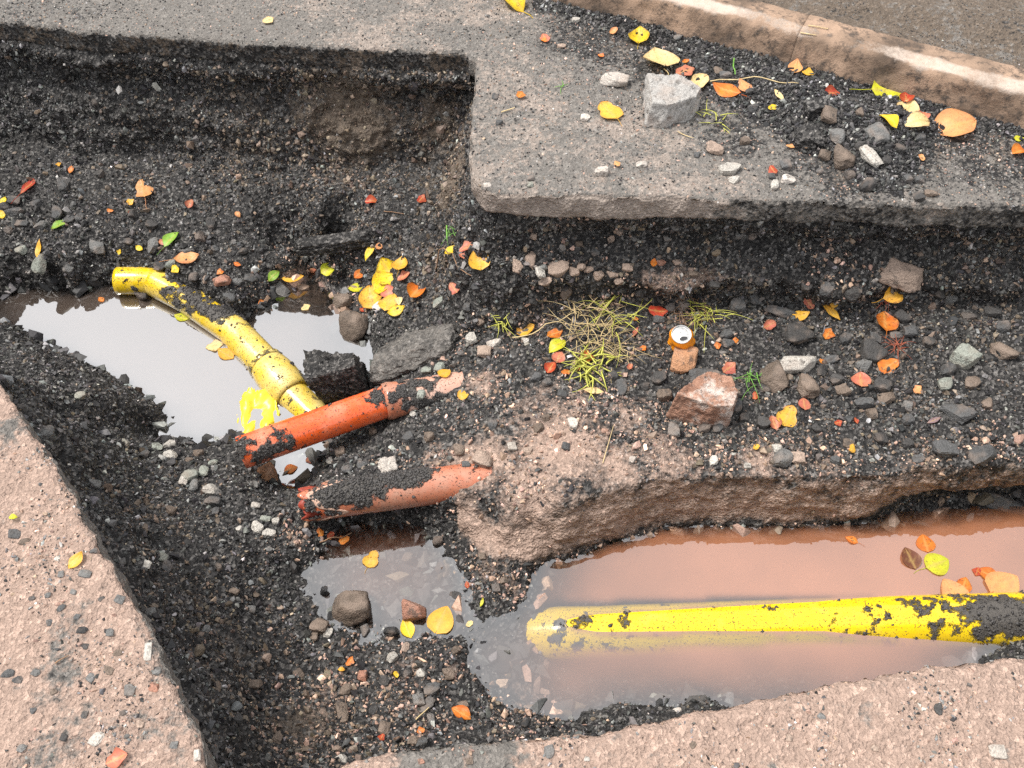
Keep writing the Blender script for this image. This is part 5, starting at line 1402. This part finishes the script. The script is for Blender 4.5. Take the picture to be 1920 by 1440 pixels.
def leaf_mesh(kind, seed):
    rng = np.random.default_rng(seed); nt, ns = 11, 9
    c1, c2, c3 = rng.uniform(-.3, .8), rng.uniform(-.6, .6), rng.uniform(-.5, .5)
    if kind == 'curl': c1 = rng.uniform(.7, 1.1)
    if kind == 'flat': c1 *= .25; c2 *= .25
    V, vein, rim = [], [], []
    ph = rng.uniform(0, 6, 4)
    for i in range(nt):
        t = i / (nt - 1)
        wdt = {'heart': 0.50 * (math.sin(math.pi * min(1, t ** .62)) ** .75 if 0 < t < 1 else 0) + .02 * (1 - t), 'flat': 0.48 * (math.sin(math.pi * t ** .8) ** .7 if 0 < t < 1 else 0), 'oval': .33 * (math.sin(math.pi * t ** .85) ** .9 if 0 < t < 1 else 0), 'narrow': .17 * (math.sin(math.pi * t ** .9) if 0 < t < 1 else 0),
               'ragged': .36 * (math.sin(math.pi * t ** .8) ** .6 if 0 < t < 1 else 0.08) * (1 + .16 * math.sin(7 * t + ph[0])), 'curl': .40 * (math.sin(math.pi * t ** .8) ** .8 if 0 < t < 1 else 0), 'lobed': .47 * (math.sin(math.pi * min(1, t ** .6)) ** .55 if 0 < t < 1 else 0) * (1 - .28 * math.exp(-((t - .58) / .12) ** 2))}[kind]
        wdt = max(wdt, .012)
        for j in range(ns):
            s = -1 + 2 * j / (ns - 1)
            f = 1.0
            if kind == 'ragged': f = 1 + .14 * math.sin(11 * t + ph[1] + 4 * s) + .12 * math.sin(5 * t + ph[2] + (3 if s > 0 else 0))
            x = s * wdt * f; y = t - .5
            if kind in ('heart', 'lobed'): y -= .17 * abs(s) ** 1.5 * (1 - t) ** 3
            y += .03 * abs(s) ** 2
            z = c1 * x * x * 1.6 + c2 * (t - .5) ** 2 * 1.2 + c3 * x * (t - .5) * 1.2 + .02 * math.sin(9 * s + ph[2]) * t + .015 * math.sin(11 * t + ph[3])
            V.append((x, y, z)); a_ = abs(s)
            vein.append(max(0, 1 - a_ * 4) if a_ < .2 else .5 * max(0, math.cos((t * 1.0 - a_ * .35) * 40)) ** 6)
            rim.append(max(0, (a_ - .55) / .45) ** 2 if t < .95 else 1)
    V = np.array(V); V[:, 2] -= V[:, 2].min()
    F_ = [(i * ns + j, i * ns + j + 1, (i + 1) * ns + j + 1, (i + 1) * ns + j) for i in range(nt - 1) for j in range(ns - 1)]
    me = mesh_np('leaf', V, F_); set_attr(me, 'vein', vein); set_attr(me, 'rim', rim); me.materials.append(M_LEAF)
    return me


def scrap_label(px, py, c, key):
    names = {'Y': 'yellow', 'YO': 'golden', 'O': 'orange', 'P': 'peach', 'C': 'cream', 'R': 'dark red', 'RP': 'pinkish red'}
    for mx, my, nm in sorted(LANDMARK[key], key=lambda m: (m[0] - px) ** 2 + (m[1] - py) ** 2):
        dx, dy = px - mx, py - my
        way = ('right of' if dx > 0 else 'left of') if abs(dx) > abs(dy) else ('below' if dy > 0 else 'above')
        lab = f'tiny {names[c]} leaf scrap {way} {nm}'
        if lab not in USED:
            USED[lab] = 1; return lab
    return lab


LEAVES = {k: [leaf_mesh(k, 40 * n_ + 7 * q) for q in range(5)] for n_, k in enumerate(('heart', 'flat', 'oval', 'narrow', 'ragged', 'curl', 'lobed'))}


def thin_tube(name, pts_, r0, r1, segs=5, mat=None):
    P, T, FR = frames(np.array(pts_, float)); V, F_ = [], []
    n = len(P)
    for i in range(n):
        s, u = FR[i]; r = r0 + (r1 - r0) * i / (n - 1)
        for j in range(segs):
            a_ = 2 * math.pi * j / segs; V.append(P[i] + (s * math.cos(a_) + u * math.sin(a_)) * r)
    for i in range(n - 1):
        for j in range(segs): F_.append((i * segs + j, (i + 1) * segs + j, (i + 1) * segs + (j + 1) % segs, i * segs + (j + 1) % segs))
    return mesh_np(name, V, F_)


STALKS = []
for q in range(4):
    m_ = thin_tube('stalk', [(0.05 * math.sin(k * .8 + q) * k / 5, -.5 - .11 * k, .02 + .03 * math.sin(k * .6 + q)) for k in range(6)], .014, .009); m_.materials.append(M_LEAF); STALKS.append(m_)


def leaf(px, py, ln, ang, col, kind, label, group=None, stalk=False, lift=None):
    hit = drop(px, py, SOLID + PIPE_BVH + WATER_BVH)
    if hit is None: return
    P, nrm, dist = hit
    L = ln * dist / F_PX * 1.04
    o = link('leaf', random.choice(LEAVES[kind]))
    on_water = abs(P.z - WATER) < .006 or abs(P.z - WATER_L) < .006
    up = Vector((0, 0, 1)) if on_water else (Vector(nrm) * .45 + Vector((0, -.12, 1)) * .7 + Vector((random.uniform(-.15, .15), random.uniform(-.15, .15), 0))).normalized()
    hd = Vector((math.cos(math.radians(ang)), math.sin(math.radians(ang)), 0))
    hd = (hd - up * hd.dot(up)).normalized(); xx = hd.cross(up)
    M = Matrix((xx, hd, up)).transposed().to_4x4()
    o.matrix_world = Matrix.Translation(P + up * (lift if lift is not None else (.0015 if on_water else .006))) @ M @ Matrix.Diagonal((L, L, L * (.25 if on_water else 1), 1))
    c = LEAF_COL[col]; f = random.uniform(.9, 1.1)
    o.color = (*(x * f for x in c), 1)
    tag(o, label, 'leaf', group)
    if stalk:
        s = link('stalk', random.choice(STALKS), None, o); s.color = (*(x * .75 for x in c), 1)
    return o


for a_ in [
    # far road
    (962, 12, 54, 130, 'Y', 'oval', 'large pale yellow leaf with a long stalk at the top edge of the road', 1), (1199, 70, 34, 80, 'Y', 'heart', 'small yellow leaf at the kerb foot, uppermost along the kerb', 1),
    (1234, 118, 60, 100, 'C', 'heart', 'large pale peach leaf behind the concrete lump', 1), (1283, 137, 34, 20, 'RP', 'ragged', 'crumpled pink-brown leaf behind the concrete lump, right of the pale one', 0), (1308, 158, 40, 40, 'C', 'ragged', 'cream leaf touching the right side of the concrete lump', 0),
    (1140, 211, 44, 120, 'YO', 'lobed', 'golden heart-shaped leaf alone on the road left of the concrete lump', 1), (1362, 173, 50, 150, 'O', 'oval', 'orange leaf with yellow rim right of the concrete lump', 1), (1397, 167, 36, 115, 'P', 'oval', 'light orange oval leaf next to the yellow-rimmed orange leaf', 0),
    (1460, 182, 30, 110, 'C', 'narrow', 'narrow cream leaf on the spoil below the kerb', 0), (1447, 204, 16, 30, 'Y', 'ragged', 'tiny yellow leaf scrap below the narrow cream leaf', 0), (1490, 130, 36, 70, 'P', 'oval', 'peach leaf leaning on the kerb face', 1), (1514, 140, 20, 170, 'YO', 'ragged', 'small golden leaf beside the peach leaf at the kerb', 1),
    (1557, 178, 28, 10, 'R', 'curl', 'red curled leaf at the top of the spoil heap', 0), (1664, 172, 58, 0, 'YG', 'flat', 'large round yellow-green leaf at the kerb foot', 1), (1698, 188, 28, 80, 'R', 'curl', 'dark red curled leaf just below the yellow-green leaf', 0), (1700, 207, 38, 60, 'C', 'flat', 'pale round leaf touching the dark red curled leaf', 0),
    (1716, 236, 50, 20, 'C', 'oval', 'cream mottled leaf with pointed tip beside the kerb', 0), (1664, 232, 38, 120, 'Y', 'oval', 'bright yellow leaf lying on the grey stone of the spoil heap', 0), (1728, 222, 24, 60, 'RP', 'curl', 'crinkled brown leaf behind the cream mottled leaf', 0), (1795, 240, 58, 20, 'P', 'heart', 'large spotted peach leaf at the right of the far road', 1),
    (1907, 289, 30, 30, 'O', 'curl', 'orange leaf at the right edge of the far road', 0), (1907, 262, 16, 0, 'YG', 'oval', 'small green-yellow leaf above the orange leaf at the right edge', 0), (503, 41, 20, 40, 'C', 'ragged', 'small cream leaf alone on the road at top left', 0), (975, 181, 20, 70, 'O', 'ragged', 'small orange leaf scrap on the road near the trench corner', 0),
    # left slope
    (270, 358, 40, 110, 'P', 'ragged', 'peach leaf with yellow edge under the brown trench wall', 1), (56, 351, 42, 70, 'R', 'narrow', 'narrow dark red leaf on the left slope', 1), (350, 486, 42, 15, 'P', 'oval', 'peach oval leaf above the yellow pipe', 1), (323, 452, 36, 60, 'G', 'oval', 'green leaf with holes on the left slope', 1), (309, 455, 18, 10, 'RP', 'ragged', 'pink scrap touching the holed green leaf', 0),
    (113, 425, 30, 50, 'G', 'oval', 'pale green leaf among grey stones at far left', 0), (75, 468, 32, 80, 'YO', 'narrow', 'golden leaf standing behind the green-grey pointed stone', 0), (357, 384, 18, 80, 'RP', 'curl', 'dull red curled leaf below the brown wall', 0), (447, 404, 14, 130, 'P', 'oval', 'tiny peach leaf on the fine black slope', 0),
    (548, 521, 38, 10, 'YO', 'oval', 'golden oval leaf at the edge of the small brown puddle', 1), (514, 519, 26, 50, 'G', 'oval', 'bright green leaf left of the golden oval leaf', 0), (584, 504, 26, 20, 'RP', 'ragged', 'pink torn leaf in the small brown puddle', 0), (617, 507, 30, 30, 'YG', 'flat', 'pale yellow-green leaf at the right of the small puddle', 0), (573, 577, 18, 40, 'C', 'ragged', 'cream scrap in the lower part of the small puddle', 0),
    (341, 595, 28, 160, 'YG', 'oval', 'green-brown leaf floating against the yellow pipe', 1), (424, 664, 38, 145, 'YO', 'oval', 'golden leaf with brown rim floating by the yellow pipe', 0), (402, 649, 30, 20, 'C', 'ragged', 'pale torn leaf floating next to the brown-rimmed golden leaf', 0),
    # cluster
    (696, 474, 42, 65, 'Y', 'narrow', 'narrow yellow leaf standing at the top of the yellow leaf cluster', 0), (727, 508, 46, 110, 'Y', 'heart', 'brightest broad yellow leaf in the cluster', 0), (724, 530, 42, 30, 'Y', 'heart', 'broad yellow leaf below the brightest one in the cluster', 0), (753, 497, 30, 80, 'YO', 'heart', 'golden leaf at the upper right of the yellow cluster', 1), (697, 556, 42, 100, 'YO', 'heart', 'golden-yellow leaf at the left of the cluster', 0), (731, 570, 40, 70, 'YO', 'flat', 'golden broad leaf at the lower middle of the cluster', 0),
    (670, 540, 34, 10, 'YG', 'oval', 'pale yellow pointed leaf left of the cluster', 0), (674, 515, 26, 50, 'O', 'oval', 'orange leaf scrap upper left of the cluster', 0), (758, 521, 26, 20, 'RP', 'ragged', 'pinkish red leaf right of the cluster', 0), (729, 549, 28, 100, 'RP', 'flat', 'red leaf in the middle of the yellow cluster', 0), (781, 549, 42, 60, 'O', 'curl', 'orange-brown curled leaf right of the cluster', 0), (744, 584, 34, 20, 'Y', 'oval', 'yellow oval leaf, lowest of the cluster', 0), (710, 577, 22, 80, 'W', 'flat', 'white leaf underside in the cluster', 0), (682, 580, 16, 30, 'R', 'ragged', 'red scrap at the lower left of the cluster', 0),
    (846, 472, 28, 40, 'Y', 'oval', 'yellow leaf on the brown corner soil, left one', 0), (898, 486, 38, 100, 'YO', 'heart', 'golden round leaf on the brown corner soil, right one', 0), (876, 467, 30, 20, 'RP', 'ragged', 'pink-brown torn leaf between the two leaves on the corner soil', 0), (853, 543, 28, 120, 'RP', 'ragged', 'pink torn leaf on the soil left of the slab wall foot', 0), (790, 376, 20, 60, 'R', 'ragged', 'red scrap on the dark soil below the trench corner', 0), (697, 381, 24, 0, 'R', 'curl', 'dark red curled leaf under the brown wall', 0),
    (833, 703, 26, 40, 'YO', 'flat', 'golden leaf on the silted pipe, upper one', 0), (868, 743, 22, 20, 'YO', 'flat', 'golden leaf on the silted pipe, lower one', 0), (985, 620, 36, 30, 'YO', 'curl', 'folded yellow leaf left of the straw heap', 0), (1045, 653, 40, 40, 'YG', 'oval', 'yellow-green leaf at the left of the grass tuft', 0), (1040, 628, 30, 20, 'O', 'ragged', 'orange-red torn leaf above the yellow-green leaf', 0), (1047, 672, 26, 70, 'RP', 'flat', 'pale red leaf below the yellow-green leaf', 0), (1033, 692, 28, 60, 'R', 'curl', 'red curled leaf, lowest left of the grass tuft', 0),
    (1098, 672, 32, 60, 'O', 'ragged', 'orange-red leaf in the middle of the grass tuft', 0), (1113, 734, 38, 170, 'C', 'narrow', 'pale narrow leaf below the green grass tuft', 0), (1230, 587, 36, 0, 'R', 'ragged', 'brownish red leaf above the crushed can', 0), (1190, 625, 24, 60, 'RP', 'narrow', 'pale pink leaf in the straw left of the can', 0), (1190, 600, 12, 0, 'O', 'oval', 'tiny orange leaf in the straw', 0),
    # bench right
    (1670, 552, 40, 30, 'YO', 'curl', 'ochre curled leaf under the tan block of the slab wall', 1), (1657, 604, 38, 80, 'O', 'heart', 'broad orange leaf on the bench', 1), (1516, 569, 24, 120, 'RP', 'ragged', 'small red square-shaped leaf at the wall foot', 0), (1500, 594, 32, 10, 'YO', 'oval', 'ochre leaf left of the narrow golden leaf', 0), (1557, 588, 40, 130, 'YO', 'narrow', 'narrow golden leaf slanting on the bench', 0), (1561, 570, 22, 20, 'YO', 'oval', 'small ochre leaf above the narrow golden leaf', 0), (1440, 612, 26, 30, 'RP', 'ragged', 'dull red torn leaf right of the sprigs', 0), (1551, 628, 24, 60, 'O', 'ragged', 'small orange torn leaf beside the large dark lump', 0),
    (1667, 687, 32, 30, 'O', 'lobed', 'orange leaf with holes below the red conifer sprig', 0), (1613, 716, 34, 80, 'RP', 'flat', 'red square leaf on the bench', 0), (1506, 760, 24, 90, 'RP', 'flat', 'round red leaf on the bench', 0), (1477, 780, 38, 60, 'YO', 'lobed', 'golden three-lobed leaf on the bench', 0), (1450, 795, 28, 100, 'RP', 'curl', 'brown-pink curled leaf left of the three-lobed leaf', 0), (1717, 732, 18, 40, 'P', 'ragged', 'small tan leaf right of the red square leaf', 0), (1595, 843, 18, 70, 'YO', 'ragged', 'small golden scrap near the mud edge', 0), (1417, 841, 14, 40, 'YO', 'ragged', 'tiny golden scrap on the bench above the mud edge', 0), (1365, 693, 30, 40, 'RP', 'ragged', 'red-brown torn leaf right of the slate-grey flat stone', 0),
    (1225, 495, 18, 80, 'O', 'oval', 'small orange leaf stuck in the slab wall', 0), (1815, 723, 12, 20, 'YO', 'oval', 'tiny ochre scrap at the right of the bench', 0), (1750, 790, 26, 20, 'V', 'narrow', 'purple-grey narrow leaf on the bench', 0),
    # pools
    (1597, 1013, 22, 150, 'O', 'oval', 'small orange leaf floating alone on the brown pool', 1), (1735, 1020, 32, 90, 'O', 'flat', 'round orange leaf floating on the brown pool', 0), (1756, 1058, 42, 20, 'YG', 'flat', 'broad yellow leaf floating on the brown pool', 1), (1707, 1048, 40, 100, 'B', 'curl', 'dark brown shrivelled leaf floating left of the yellow one', 0), (1785, 1108, 42, 110, 'P', 'heart', 'peach leaf floating at the yellow pipe', 0), (1807, 1098, 30, 60, 'O', 'curl', 'brown-orange curled leaf touching the peach leaf on the water', 0), (1852, 1077, 32, 150, 'O', 'curl', 'red-orange leaf floating near the right edge', 0), (1884, 1096, 50, 30, 'P', 'heart', 'large pinkish leaf floating at the right edge', 1),
    (698, 1047, 30, 70, 'YO', 'lobed', 'yellow leaf floating on the shallow grey arm', 1), (829, 1160, 46, 70, 'YO', 'heart', 'large yellow and orange leaf at the end of the grey arm', 0), (764, 1179, 38, 115, 'Y', 'oval', 'yellow leaf half sunk at the shore of the grey arm', 0), (865, 1341, 38, 150, 'O', 'oval', 'orange leaf on the reddish rubble near the bottom', 0), (658, 1243, 18, 60, 'O', 'ragged', 'small orange-red scrap on the reddish rubble', 0), (876, 1097, 14, 100, 'R', 'oval', 'tiny red leaf on the soil neck between the pools', 0), (905, 1131, 18, 70, 'YG', 'narrow', 'thin yellow-green leaf on the soil neck between the pools', 0), (640, 1257, 12, 0, 'YO', 'oval', 'tiny ochre leaf beside the small orange-red scrap', 0),
    (145, 1053, 32, 60, 'YO', 'oval', 'pale golden leaf alone on the tan road crust', 0), (222, 1424, 36, 20, 'RP', 'ragged', 'pinkish red leaf fragments at the bottom of the tan crust', 0), (27, 972, 14, 0, 'YG', 'oval', 'tiny yellow-green leaf on the tan crust', 0), (545, 880, 24, 20, 'O', 'curl', 'orange curled leaf in the puddle between the pipes', 0), (586, 860, 26, 30, 'RP', 'ragged', 'pink ribbed leaf under the shiny orange pipe', 0),
]:
    leaf(*a_[:7], stalk=bool(a_[7]))
for px, py, ln, c in [(135, 320, 12, 'O'), (112, 311, 9, 'YO'), (245, 381, 12, 'YO'), (8, 380, 15, 'Y'), (5, 404, 14, 'Y'), (207, 397, 9, 'O'), (246, 401, 10, 'R'), (190, 562, 12, 'O'), (414, 512, 12, 'O'), (445, 498, 12, 'O'), (490, 567, 12, 'O'), (262, 467, 12, 'Y'), (226, 473, 8, 'Y'), (330, 505, 14, 'Y'), (711, 463, 16, 'P'), (748, 567, 18, 'C'), (867, 482, 14, 'RP')]:
    leaf(px, py, ln * 1.2, random.uniform(0, 360), c, random.choice(('oval', 'ragged')), scrap_label(px, py, c, 'slope'), 'leaf scraps on the slope')
for px, py, ln, c in [(1480, 278, 12, 'P'), (1725, 299, 13, 'P'), (1510, 276, 10, 'P'), (1285, 119, 12, 'O'), (1127, 107, 10, 'O'), (1022, 74, 18, 'RP'), (1150, 61, 14, 'P'), (1020, 78, 10, 'O'), (1448, 322, 16, 'R'), (1157, 311, 12, 'P')]:
    leaf(px, py, ln * 1.2, random.uniform(0, 360), c, 'ragged', scrap_label(px, py, c, 'far'), 'leaf scraps on the far road')
for px, py, ln, c in [(1415, 743, 12, 'R'), (1570, 795, 12, 'R'), (1602, 790, 10, 'R'), (1345, 650, 12, 'O'), (1378, 640, 10, 'O'), (1085, 692, 12, 'R'), (1060, 700, 14, 'O'), (1205, 655, 12, 'O'), (1180, 690, 12, 'RP'), (1540, 680, 10, 'O')]:
    leaf(px, py, ln * 1.2, random.uniform(0, 360), c, 'ragged', scrap_label(px, py, c, 'bench'), 'leaf scraps on the bench')
for px, py, ln, c in [(790, 1371, 12, 'O'), (715, 1386, 12, 'R'), (742, 1266, 10, 'Y'), (880, 1170, 12, 'C'), (600, 1000, 14, 'O'), (645, 1013, 18, 'O'), (620, 1006, 12, 'P'), (1832, 1072, 14, 'R'), (620, 1003, 12, 'R')]:
    leaf(px, py, ln * 1.2, random.uniform(0, 360), c, 'ragged', scrap_label(px, py, c, 'lower'), 'leaf scraps at the lower pools')

# ------------------------------------------------------------------ grass, straw, twigs
M_STRAW = plain('dry_straw', (.60, .46, .24), .7, var=.35, scale=30)
M_GRASS = plain('pulled_grass', (.52, .52, .10), .6, var=.35, scale=30)
M_GREEN = plain('green_blade', (.16, .36, .06), .55, var=.3, scale=30)
M_TWIG = plain('brown_twig', (.26, .15, .085), .75, var=.3, scale=80)
M_SPRIG = plain('red_sprig', (.36, .10, .055), .7, var=.3, scale=80)


def blades(n, rad, length, rng, lift, width=.0018, bend=.28):
    V, F_ = [], []
    for _ in range(n):
        a_ = rng.uniform(0, 2 * math.pi); r = rad * math.sqrt(rng.random()); p = np.array([r * math.cos(a_), r * math.sin(a_), rng.uniform(0, lift)])
        h = rng.uniform(0, 2 * math.pi); L = length * rng.uniform(.35, 1.1); dz = rng.uniform(-.05, .55); k = rng.uniform(-1, 1) * bend * 3
        prev = None
        for s in range(7):
            t = s / 6; ww = width * (1 - .75 * t)
            d_ = np.array([math.cos(h), math.sin(h), 0]); sd = np.array([-d_[1], d_[0], .3])
            b = len(V); V += [p - sd * ww, p + sd * ww, p + np.array([0, 0, ww * 1.2])]
            if prev is not None:
                F_ += [(prev, prev + 2, b + 2, b), (prev + 2, prev + 1, b + 1, b + 2), (prev + 1, prev, b, b + 1)]
            prev = b
            p = p + (d_ + np.array([0, 0, dz * (1 - 2.2 * t)])) * L / 6; h += k / 6
            p[2] = max(p[2], .001)
    return mesh_np('blades', V, F_)


def tuft(name, px, py, n, rad, ln, label, mat, seed, lift=.03, cat='grass', **kw):
    P, nrm, dist = drop(px, py, SOLID + PIPE_BVH)
    o = link(name, blades(n, rad, ln, np.random.default_rng(seed), lift, **kw), mat)
    o.location = P + Vector((0, 0, .002)); q = Vector((0, 0, 1)).rotation_difference((Vector(nrm) * .5 + Vector((0, 0, 1))).normalized()); o.rotation_mode = 'QUATERNION'; o.rotation_quaternion = q
    return tag(o, label, cat)


tuft('straw_heap', 1105, 618, 60, .075, .14, 'loose heap of pale straw and roots on the bench', M_STRAW, 1, .045, 'straw', width=.0017)
tuft('straw_heap', 1150, 660, 40, .07, .12, 'thin spread of straw right of the grass tuft', M_STRAW, 2, .02, 'straw', width=.0012)
tuft('grass_tuft', 1110, 690, 52, .052, .085, 'pulled yellow-green grass tuft on the bench', M_GRASS, 3, .03, width=.0034)
tuft('grass_tuft', 1150, 600, 26, .07, .13, 'few green blades lying on the straw heap', M_GRASS, 4, .03)
tuft('grass_tuft', 1325, 590, 34, .06, .12, 'green-yellow sprigs right of the crushed can', M_GRASS, 5, .02)
tuft('straw_heap', 1290, 590, 40, .06, .07, 'brown straw wisps behind the crushed can', M_TWIG, 6, .02, 'straw', width=.0011)
tuft('grass_tuft', 852, 440, 10, .02, .07, 'small green sprig on the dark soil below the trench corner', M_GREEN, 7, .02)
tuft('grass_tuft', 1410, 715, 12, .03, .11, 'green grass stalks left of the round brown stone', M_GREEN, 8, .02)
tuft('grass_tuft', 940, 605, 16, .02, .06, 'pale grass seed head left of the folded yellow leaf', M_GRASS, 9, .02)
tuft('grass_tuft', 1340, 225, 14, .05, .06, 'green wisps on the far road below the concrete lump', M_GRASS, 10, .005)
tuft('conifer_sprig', 1680, 655, 26, .012, .07, 'reddish dry conifer sprig on the bench', M_SPRIG, 11, .02, 'twig', width=.0013)
tuft('conifer_sprig', 1655, 568, 14, .012, .05, 'red rootlets beside the ochre curled leaf', M_SPRIG, 12, .015, 'twig', width=.0013)
tuft('grass_tuft', 1050, 163, 5, .012, .03, 'tiny green sprig on the far road left of the concrete lump', M_GREEN, 13, .004)


def twig(pixels, r, label, mat, name='twig', lift=.004):
    pts_ = []
    for (a0, b0), (a1, b1) in zip(pixels, pixels[1:]):
        for t in np.linspace(0, 1, 5)[:-1 if (a1, b1) != pixels[-1] else None]:
            h = drop(a0 + (a1 - a0) * t, b0 + (b1 - b0) * t, SOLID + PIPE_BVH + WATER_BVH)
            pts_.append(np.array(h[0]))
    pts_ = np.array(pts_)
    z = pts_[:, 2].copy()
    for i in range(len(z)): pts_[i, 2] = z[max(0, i - 2):i + 3].max() + lift     # a stiff stem rides on the high spots
    c = pts_.mean(0)
    o = link(name, thin_tube(name, pts_ - c, r, r * .6, 6), mat); o.location = c
    return tag(o, label, 'twig', None)


twig([(960, 640), (1010, 630), (1060, 600), (1080, 590)], .0022, 'long pale stalk arching left from the straw heap', M_STRAW, 'stalk', .012)
twig([(1330, 158), (1400, 152), (1450, 155), (1495, 162)], .002, 'long thin stem lying on the spoil under the kerb', M_STRAW, 'stalk')
twig([(1376, 112), (1374, 128), (1378, 142)], .003, 'green blade of grass standing by the spoil, near the concrete lump', M_GREEN, 'grass_stalk')
twig([(1500, 64), (1530, 68)], .0018, 'short straw on the kerb top, right one', M_STRAW, 'straw')
twig([(1515, 50), (1552, 56)], .0018, 'short straw on the pavement behind the kerb', M_STRAW, 'straw')
twig([(720, 398), (738, 400), (758, 403)], .0018, 'short pale twig on the dark soil below the brown wall', M_TWIG)
twig([(838, 425), (838, 455)], .003, 'single green blade on the dark soil left of the small sprig', M_GREEN, 'grass_stalk')
twig([(820, 520), (850, 500), (885, 520)], .002, 'thin brown root on the corner soil', M_TWIG)
twig([(105, 1245), (130, 1230)], .0018, 'short brown twig on the tan road crust', M_TWIG)
twig([(780, 1350), (805, 1330)], .0018, 'short pale straw on the reddish rubble', M_STRAW, 'straw')
twig([(600, 1018), (640, 1010), (660, 1000)], .0025, 'brown twig at the head of the shallow grey arm', M_TWIG)
twig([(1420, 820), (1450, 835)], .0012, 'hair-thin twig on the bench near the mud edge', M_TWIG)
twig([(1130, 870), (1150, 800)], .0013, 'thin straw on the pinkish mud', M_STRAW, 'straw')
twig([(1270, 250), (1300, 262)], .0015, 'short straw below the concrete lump', M_STRAW, 'straw')
twig([(940, 212), (965, 205)], .002, 'pale bent straw on the road by the trench corner', M_STRAW, 'straw')

# ------------------------------------------------------------------ crushed can
M_CAN = plain('can_orange_print', (.90, .30, .01), .32, 0.0, .15, 40)
M_ALU = plain('can_lid_metal', (.62, .62, .61), .42, 0.6, .22, 140)
M_HOLE = plain('can_mouth_dark', (.03, .03, .032), .6)
hitc = drop(1276, 650, SOLID)
can = empty('drink_can', hitc[0] + Vector((-.006, .012, -.004)))
tag(can, 'crushed orange drink can standing with its silver lid up on the bench', 'can')
can.rotation_euler = (math.radians(18), math.radians(-7), .2)
CR_, CHH = .036, .082
nv_, ns_ = 18, 40
V, F_ = [], []
for i in range(nv_):
    t = i / (nv_ - 1); z = CHH * t
    for j in range(ns_):
        a_ = 2 * math.pi * j / ns_
        r = CR_ * (1 - .16 * sstep(.8, 1, np.array(t)))
        r *= 1 + (.16 * math.sin(3 * a_ + 9 * t) + .08 * math.sin(5 * a_ - 14 * t)) * (1 - t) ** .7
        V.append((r * math.cos(a_) + .012 * (1 - t), r * math.sin(a_), z))
F_ = [(i * ns_ + j, i * ns_ + (j + 1) % ns_, (i + 1) * ns_ + (j + 1) % ns_, (i + 1) * ns_ + j) for i in range(nv_ - 1) for j in range(ns_)]
link('crushed_body', mesh_np('crushed_body', V, F_), M_CAN, can)
rl = CR_ * .84
prof = [(rl * .985, -.002), (rl * 1.0, .001), (rl * .99, .0035), (rl * .95, .0035), (rl * .90, -.0015), (rl * .86, -.003), (rl * .80, -.001), (rl * .4, -.0008), (0.0004, -.0008)]
V = [(r * math.cos(2 * math.pi * j / 48), r * math.sin(2 * math.pi * j / 48), CHH + z) for r, z in prof for j in range(48)]
F_ = [(i * 48 + j, i * 48 + (j + 1) % 48, (i + 1) * 48 + (j + 1) % 48, (i + 1) * 48 + j) for i in range(len(prof) - 1) for j in range(48)]
lid = link('lid', mesh_np('lid', V, F_), M_ALU, can)


def disc(name, cx, cy, rx, ry, z, h, mat, parent, ring=None):
    n = 28; V, F_ = [], []
    for zz, f in ((z, 1), (z + h, 1), (z + h, .0 if ring is None else ring), (z, .0 if ring is None else ring)):
        V += [(cx + rx * f * math.cos(2 * math.pi * j / n), cy + ry * f * math.sin(2 * math.pi * j / n), zz) for j in range(n)]
    for i in range(3 if ring is None else 4):
        for j in range(n): F_.append((i * n + j, i * n + (j + 1) % n, ((i + 1) % 4) * n + (j + 1) % n, ((i + 1) % 4) * n + j))
    me = mesh_np(name, V, F_, False)
    return link(name, me, mat, parent)


disc('mouth', .003, -rl * .46, rl * .40, rl * .21, CHH - .0006, .0008, M_HOLE, lid)
disc('pull_tab', .0, rl * .12, rl * .2, rl * .36, CHH - .0005, .0018, M_ALU, lid, ring=.55)
disc('rivet', .0, -rl * .02, rl * .07, rl * .07, CHH - .0005, .0026, M_ALU, lid)

# ------------------------------------------------------------------ torn yellow plastic caught under the orange pipe
M_SHEET = plain('yellow_plastic_sheet', (.84, .62, .04), .35, 0, .12, 25)
h0 = drop(482, 772, WATER_BVH)
nu_, nv_ = 22, 30
uu, vv = np.meshgrid(np.linspace(-1, 1, nu_), np.linspace(-1, 1, nv_))
rng5 = np.random.default_rng(5)
Ps = np.stack([uu.ravel() * .062 * (1 + .22 * np.sin(3 * vv.ravel() + 1)), vv.ravel() * .098 + .018 * np.sin(5 * uu.ravel()), np.zeros(uu.size)], 1)
Ps[:, 2] = .020 * fbm(Ps + 3, .05, 3, 401) + .016 * np.abs(np.sin(uu.ravel() * 3 + vv.ravel() * 2)) + .002 + .02 * sstep(0.1, .9, vv.ravel()) - .012
ii = np.arange(nv_ - 1)[:, None] * nu_ + np.arange(nu_ - 1)[None]
q = np.stack([ii, ii + 1, ii + nu_ + 1, ii + nu_], -1).reshape(-1, 4)
edge_ = np.hypot(uu, vv).ravel() + .22 * fbm(Ps + 9, .05, 2, 402)
q = q[(edge_[q] < 1.12).all(1)]
me = mesh_np('plastic_scrap', Ps, q); me = prune(me, np.ones(len(me.vertices), bool))
scrap = link('plastic_scrap', me, M_SHEET); scrap.location = h0[0] + Vector((0, -.01, .002)); scrap.rotation_euler = (0, 0, -.25)
sol = scrap.modifiers.new('thickness', 'SOLIDIFY'); sol.thickness = .0012
tag(scrap, 'crumpled yellow plastic scrap floating against the shiny orange pipe', 'plastic')
